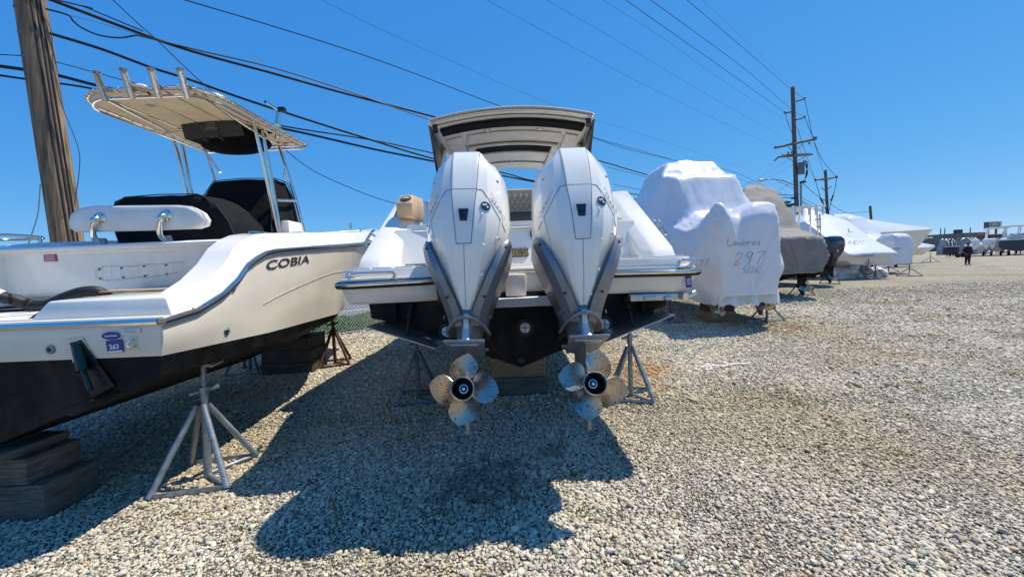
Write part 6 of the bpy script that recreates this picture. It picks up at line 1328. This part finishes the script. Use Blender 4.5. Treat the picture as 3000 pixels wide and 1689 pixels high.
# ================================================================ person and the far side of the yard
def person(loc, label):
    t = thing('person', label, 'person', loc, 0, world=False)
    x, y = 0, 0
    jn = {'pel': (0, 0, .95, .21, .15), 'waist': (0, 0, 1.10, .20, .14), 'chest': (0, .01, 1.32, .22, .15), 'neck': (0, 0, 1.49, .06, .06), 'lh': (-.10, 0, .88, .12, .13), 'lk': (-.115, -.01, .50, .08, .08), 'la': (-.13, .01, .09, .05, .05), 'lt': (-.14, -.12, .04, .045, .035),
          'rh': (.10, 0, .88, .12, .13), 'rk': (.115, -.01, .50, .08, .08), 'ra': (.13, .01, .09, .05, .05), 'rt': (.14, -.12, .04, .045, .035), 'ls': (-.20, 0, 1.41, .075, .075), 'le': (-.34, .03, 1.14, .07, .07), 'lw': (-.25, -.10, .93, .042, .042), 'rs': (.20, 0, 1.41, .075, .075), 're': (.34, .03, 1.14, .07, .07), 'rw': (.25, -.10, .93, .042, .042)}
    ed = [('pel', 'waist'), ('waist', 'chest'), ('chest', 'neck'), ('pel', 'lh'), ('lh', 'lk'), ('lk', 'la'), ('la', 'lt'), ('pel', 'rh'), ('rh', 'rk'), ('rk', 'ra'), ('ra', 'rt'), ('chest', 'ls'), ('ls', 'le'), ('le', 'lw'), ('chest', 'rs'), ('rs', 're'), ('re', 'rw')]
    ks = list(jn); me = bpy.data.meshes.new('body'); me.from_pydata([jn[k][:3] for k in ks], [(ks.index(a), ks.index(b)) for a, b in ed], [])
    o = bpy.data.objects.new('body', me); COL.objects.link(o); o.parent = t
    sk = o.modifiers.new('skin', 'SKIN'); sk.use_smooth_shade = True
    if not me.skin_vertices: bpy.ops.object.select_all(action='DESELECT') if False else None
    lay = me.skin_vertices[0] if me.skin_vertices else me.attributes.new('skin_vertices', 'FLOAT2', 'POINT')
    if me.skin_vertices:
        for i, k in enumerate(ks): me.skin_vertices[0].data[i].radius = jn[k][3:5]; me.skin_vertices[0].data[i].use_root = (k == 'pel')
    sb = o.modifiers.new('sub', 'SUBSURF'); sb.levels = 2; sb.render_levels = 2
    me.materials.append(MATS['cloth_dark'])
    hd = obj('head', join(sphere((0, -.01, 1.62), .10, 14, 10, (.85, 1.0, 1.22)), sphere((0, -.115, 1.61), .02, 8, 6, (.8, 1, 1.3)), sphere((-.088, 0, 1.615), .025, 8, 6, (.5, 1, 1.4)), sphere((.088, 0, 1.615), .025, 8, 6, (.5, 1, 1.4))), 'skin', t)
    obj('cap', join(sphere((0, 0, 1.67), .108, 14, 8, (.9, 1.0, .85)), box((0, -.12, 1.665), (.15, .12, .015), bev=.005)), 'cloth_dark', hd)
    objs('eye', [sphere((s*.035, -.10, 1.625), .012, 8, 6) for s in (-1, 1)], 'black_paint', hd)
    for s in (-1, 1):
        g = [box((s*.25, -.115, .885), (.05, .08, .075), bev=.015)]+[tube([(s*(.238+.010*i), -.145, .87), (s*(.238+.010*i), -.165, .845), (s*(.236+.010*i), -.155, .82+.006*abs(i-1))], .008, 6) for i in range(4)]+[tube([(s*.225, -.12, .90), (s*.212, -.15, .885), (s*.215, -.165, .87)], .009, 6)]
        obj('hand', join(*g), 'skin', t)
    return t
pl0 = G(2834, 777)
person((pl0.x, pl0.y, 0), 'person in a black coat and black cap standing on the open gravel')

def far_box(name, px0, px1, py0, py1, Y, depth, m, label, cat, parent=None, **k):
    a = P(px0, py1, Y); b = P(px1, py0, Y)
    return a, b
mat('far_building', (.16, .165, .165), .9, var=.3, vscale=.5); mat('far_roof', (.10, .105, .115), .9, var=.2, vscale=.4); mat('far_window', (.03, .035, .045), .2)
mat('billboard_face', (.42, .50, .48), .6, var=.1, vscale=.5); mat('tunnel_skin', (.70, .73, .76), .6, var=.06, vscale=.6); mat('tunnel_end', (.30, .33, .35), .7, var=.12, vscale=1)
mat('brown_canvas', (.16, .085, .055), .85, var=.25, vscale=2); mat('teal_hull', (.018, .035, .045), .25)
def Z(px, py, Y): return P(px, py, Y).z
# low building with flat roofs
def building(label, px0, px1, pyt, Y, depth, m, nwin, hasroof=False):
    a = P(px0, pyt, Y); b = P(px1, pyt, Y); h = (a.z+b.z)/2; w = b.x-a.x; cx = (a.x+b.x)/2
    t = thing('building', label, 'building', (cx, Y+depth/2, 0), world=True, group='low buildings beyond the yard')
    obj('wall', box((cx, Y+depth/2, h/2), (w, depth, h)), m, t)
    rf = obj('roof', box((cx, Y+depth/2, h+.10), (w+.6, depth+.6, .25), bev=.05), 'far_roof', t)
    for i in range(nwin):
        x = a.x+w*(i+.5)/nwin; wd = obj('window', box((x, Y-.03, h*.62), (w/nwin*.45, .06, h*.26)), 'gelcoat', t); obj('pane', box((x, Y-.07, h*.62), (w/nwin*.38, .04, h*.20)), 'far_window', wd)
    return t, cx, h
building('long dark low building on the horizon right of the raked bow', 2690, 2905, 697, 150, 20, 'far_roof', 14)
bt, bcx, bh = building('grey two-part building under the thin mast on the horizon', 2803, 2893, 683, 135, 16, 'far_building', 9)
obj('chimney', box((P(2855, 680, 135).x, 140, bh+.8), (1.6, 1.6, 1.8)), 'far_roof', bt)
building('dark shed at the right edge beyond the brown canvas', 2893, 3080, 686, 140, 14, 'far_roof', 6)
# far tree line that reads as one mass
leafmat('far_leaf', (.035, .05, .03), (.07, .085, .05))
rt = random.Random(9)
leaves('tree_line', 5200, lambda r: Vector((r.uniform(40, 460), 210+r.uniform(0, 12), abs(r.gauss(2.5, 2.0)))), .9, 'far_leaf', 'far low line of scrub along the horizon', 'trees', 8)
# hoop shelters
def shelter(label, px0, px1, pyt, Y, length):
    a = P(px0, 730, Y); b = P(px1, 730, Y); r = (b.x-a.x)/2; cx = (a.x+b.x)/2; h = P(px0, pyt, Y).z
    t = thing('hoop_shelter', label, 'shelter', (cx, Y, 0), world=True, group='white hoop shelters')
    dx, dy = .88, .47
    arc = [(math.cos(math.pi*i/16)*r, math.sin(math.pi*i/16)*h) for i in range(17)]
    obj('skin', loft([[(cx-x+dx*length*k, Y+dy*length*k, z) for x, z in arc] for k in (0, .5, 1)], closed=False, cap0=False, cap1=False), 'tunnel_skin', t)
    obj('end_wall', solid(([(cx-x, Y-.02, z) for x, z in arc], [tuple(range(17))]), .05), 'tunnel_end', t)
    objs('hoop', [tube([(cx-x*1.01+dx*length*k, Y+dy*length*k-.05, z*1.01) for x, z in arc], .10, 6) for k in (0, .33, .66, 1)], 'galv', t)
    obj('door', box((cx+r*.15, Y-.08, h*.3), (r*.45, .05, h*.6)), 'far_roof', t)
shelter('nearer-left white hoop shelter behind the small covered boat', 2744, 2780, 702, 74, 6)
shelter('larger white hoop shelter directly behind the person', 2800, 2852, 699, 66, 6)
# masts
for i, (x, y0, y1, Y) in enumerate(((2756, 668, 700, 95), (2768, 668, 700, 95), (2843, 666, 705, 92))):
    a = P(x, y0, Y); obj('mast', tube([(a.x, Y, 0), (a.x, Y, a.z)], [.16, .10], 6), 'steel_far', label=('left of the two thin masts beside the raked bow', 'right of the two thin masts beside the raked bow', 'single thin mast above the person')[i], cat='mast', group='thin masts on the horizon')
# billboard
bb = thing('billboard', 'large roadside billboard with a dark left panel above the far boats', 'billboard', (P(2910, 690, 100).x, 100, 0), world=True)
a = P(2889, 669, 100); b = P(2936, 648, 100)
obj('panel', box(((a.x+b.x)/2, 100.3, (a.z+b.z)/2), (b.x-a.x, .5, b.z-a.z), bev=.05), 'far_roof', bb)
fa = P(2899, 667, 99.9); fb2 = P(2935, 649.5, 99.9)
fc = obj('poster', box(((fa.x+fb2.x)/2, 99.98, (fa.z+fb2.z)/2), (fb2.x-fa.x, .1, fb2.z-fa.z)), 'billboard_face', bb)
mc = P(2916, 657, 99.85); rr_ = .62
obj('poster_arch', tube([(mc.x+1.05*math.cos(math.pi*i/10), 99.88, mc.z-.15+.75*math.sin(math.pi*i/10)) for i in range(11)], .09, 6), 'far_roof', fc)
objs('poster_line', [box((mc.x, 99.9, mc.z-.35), (2.6, .04, .18)), box((mc.x, 99.9, mc.z-1.05), (3.0, .04, .14))], 'far_roof', fc)
objs('column', [tube([(x, 100.4, 0), (x, 100.4, b.z-.5)], .22, 8) for x in (a.x+1.0, b.x-1.0)], 'steel_far', bb)
# far row of boats: sterns with white outboards towards the camera
def far_boat(label, px, Y, hullm, motors, hw=1.4, top=None, sheer=1.9, rz=R(-48)):
    c = P(px, 735, Y); X = 0.0; Y0 = Y; Y = 0.0
    t = thing('far_boat', label, 'boat', (c.x, Y0, 0), rz, group='boats along the far side of the yard')
    obj('hull', loft([[(X-hw*k, Y+y, sheer+.12*y/3), (X-hw*.93*k, Y+y, 1.2), (X-hw*.85*k, Y+y, .95), (X, Y+y, .55), (X+hw*.85*k, Y+y, .95), (X+hw*.93*k, Y+y, 1.2), (X+hw*k, Y+y, sheer+.12*y/3)] for y, k in ((0, 1), (3, 1), (5.5, .8), (7.0, .4), (7.8, .03))]), hullm, t, sharp=30)
    obj('gunwale', join(*[tube([(X+s*hw*k, Y+y, sheer+.12*y/3+.03) for y, k in ((0, 1), (3, 1), (5.5, .8), (7.0, .4), (7.8, .03))], .07, 6) for s in (-1, 1)]), 'gelcoat', t)
    obj('transom_cap', box((X, Y+.05, sheer+.02), (hw*2, .25, .10), bev=.03), 'gelcoat', t)
    objs('trailer_wheel', [lathe([(.33, -.1), (.33, .1)], (X+s*hw*.8, Y+1.8, .33), (1, 0, 0), 14) for s in (-1, 1)], 'black_rubber', t)
    objs('trailer_beam', [box((X+s*hw*.5, Y+2.2, .45), (.12, 4.5, .12)) for s in (-1, 1)], 'black_plastic', t)
    for k, dx in enumerate(motors):
        mm = obj('outboard', loft([rr8(X+dx, Y-.75+a, Y-.1, w, z) for z, w, a in ((.95, .12, .2), (1.15, .20, .10), (1.6, .36, 0), (2.0, .38, 0), (2.3, .32, .06), (2.44, .2, .2))]), 'cowl_white', t, sharp=30)
        obj('leg', loft([rr8(X+dx, Y-.55, Y-.1, w, z) for z, w in ((.3, .06), (.6, .10), (1.0, .16))]), 'leg_grey', mm)
        obj('latch_handle', box((X+dx, Y-.77, 1.75), (.10, .06, .14)), 'black_plastic', mm)
    if top:
        z = top; obj('hard_top', box((X, Y+2.8, z), (hw*1.6, 2.6, .13), bev=.04), 'gelcoat', t)
        objs('leg', [tube([(X+sx*hw*.55, Y+yy, z), (X+sx*hw*.65, Y+yy+.4*sy, sheer)], .075, 6) for sx in (-1, 1) for yy, sy in ((1.8, -1), (3.8, 1))], 'gelcoat', t)
        obj('console', box((X, Y+3.0, sheer+.35), (1.0, 1.0, .9), bev=.1), 'gelcoat', t)
    return t, X
far_boat('far boat with two white outboards nearest the person', 2872, 54, 'gelcoat', (-.48, .48), 1.35, None, 1.5)
far_boat('far boat with two white outboards under the billboard', 2922, 53, 'gelcoat', (-.48, .48), 1.4, 3.9, 1.7)
far_boat('far boat with dark teal sides at the right edge', 2985, 51, 'teal_hull', (), 1.7, 4.0, 2.1)
far_boat('far boat with a white hard top partly cut by the right edge', 3020, 58, 'gelcoat', (), 1.5, 4.4, 2.2)
for i, (x0, x1, y0, y1, Y) in enumerate(((2905, 2948, 684, 699, 62), (2944, 3010, 682, 698, 60))):
    a = P(x0, y1, Y); b = P(x1, y0, Y); t = thing('canvas_cover_frame', ('left brown canvas boat cover under the billboard', 'right brown canvas boat cover at the edge of the picture')[i], 'boat cover', ((a.x+b.x)/2, Y+1, 0), world=True)
    obj('canvas', box(((a.x+b.x)/2, Y+1, (a.z+b.z)/2), (b.x-a.x, 2, b.z-a.z), bev=.08), 'brown_canvas', t); objs('pole', [tube([(x, Y+1, 0), (x, Y+1, a.z)], .06, 6) for x in (a.x+.3, b.x-.3)], 'galv', t)
for i, (x, y, Y) in enumerate(((2961, 691, 56), (2983, 690, 56), (2998, 694, 56))):
    c = P(x, y, Y); t = thing('round_cover', ('first', 'second', 'third')[i]+' white round-topped cover with a black mark, counted from the billboard', 'cover', (c.x, Y, 0), world=True, group='white round-topped covers on the right edge')
    arc = [(.40*math.cos(math.pi*k/8), .40*math.sin(math.pi*k/8)) for k in range(9)]
    obj('cover', loft([[(c.x+u, Y+d, c.z-.1+v) for u, v in [(.40, -.35)]+arc+[(-.40, -.35)]] for d in (0, .5)]), 'cowl_white', t); obj('mark', loft([[(c.x+u, Y-.02+d, c.z+.05+v) for u, v in ((-.16, .1), (.16, .1), (0, -.14))] for d in (0, .015)]), 'black_paint', t); obj('post', tube([(c.x, Y+.25, 0), (c.x, Y+.25, c.z-.4)], .07, 6), 'galv_dark', t)
# dark box trailer left of the person, gate and racks of pipe
a = P(2809, 743, 52); b = P(2826, 721, 52); tr = thing('box_trailer', 'dark box trailer parked behind the person', 'trailer', ((a.x+b.x)/2, 53, 0), world=True)
obj('body', box(((a.x+b.x)/2, 53.2, .35+(b.z-.35)/2), (b.x-a.x, 1.2, b.z-.35), bev=.05), 'black_plastic', tr); objs('wheel', [lathe([(.32, -.1), (.32, .1)], ((a.x+b.x)/2+dx, 52.1, .32), (1, 0, 0), 14) for dx in (-.35, .35)], 'black_rubber', tr); obj('roof_edge', box(((a.x+b.x)/2, 53.2, b.z+.03), (b.x-a.x+.1, 1.3, .08)), 'decal_white', tr)
rk = thing('pipe_rack', 'rack of upright pipes in front of the hoop shelters', 'rack', (P(2788, 735, 60).x, 60, 0), world=True)
objs('upright', [tube([(P(x, 735, 60).x, 60, 0), (P(x, 735, 60).x, 60, P(x, y, 60).z)], .07, 6) for x, y in ((2775, 705), (2782, 700), (2785, 696), (2793, 697), (2799, 697), (2804, 712))], 'steel_far', rk); objs('crossbar', [tube([(P(2772, 735, 60).x, 60, z), (P(2806, 735, 60).x, 60, z)], .06, 6) for z in (.6, 1.3, 2.0)], 'steel_far', rk)
ff = thing('far_fence', 'low wire fence along the far edge of the yard', 'fence', (90, 98, 0), world=True)
objs('post', [tube([(40+5*k, 98, 0), (40+5*k, 98, 1.7)], .07, 5) for k in range(40)], 'steel_far', ff); objs('rail', [tube([(40, 98, z), (235, 98, z)], .05, 5) for z in (.5, 1.1, 1.65)], 'steel_far', ff)
# white ribbon of plastic on the gravel, right of the cruiser
rb_ = [G(x, y, .035) for x, y in ((2045, 1082), (2062, 1070), (2080, 1066), (2086, 1076), (2070, 1080), (2082, 1068), (2120, 1070), (2150, 1064), (2195, 1063))]
obj('plastic_strip', solid(loft([[p_+Vector((-.004, -.010, .004*(i % 3)-.008)), p_+Vector((.004, .012, -.002))] for i, p_ in enumerate(smooth_path(rb_, 4))], closed=False, cap0=False, cap1=False), .002), 'decal_white', label='curled strip of white plastic on the gravel right of the cruiser', cat='plastic strip')
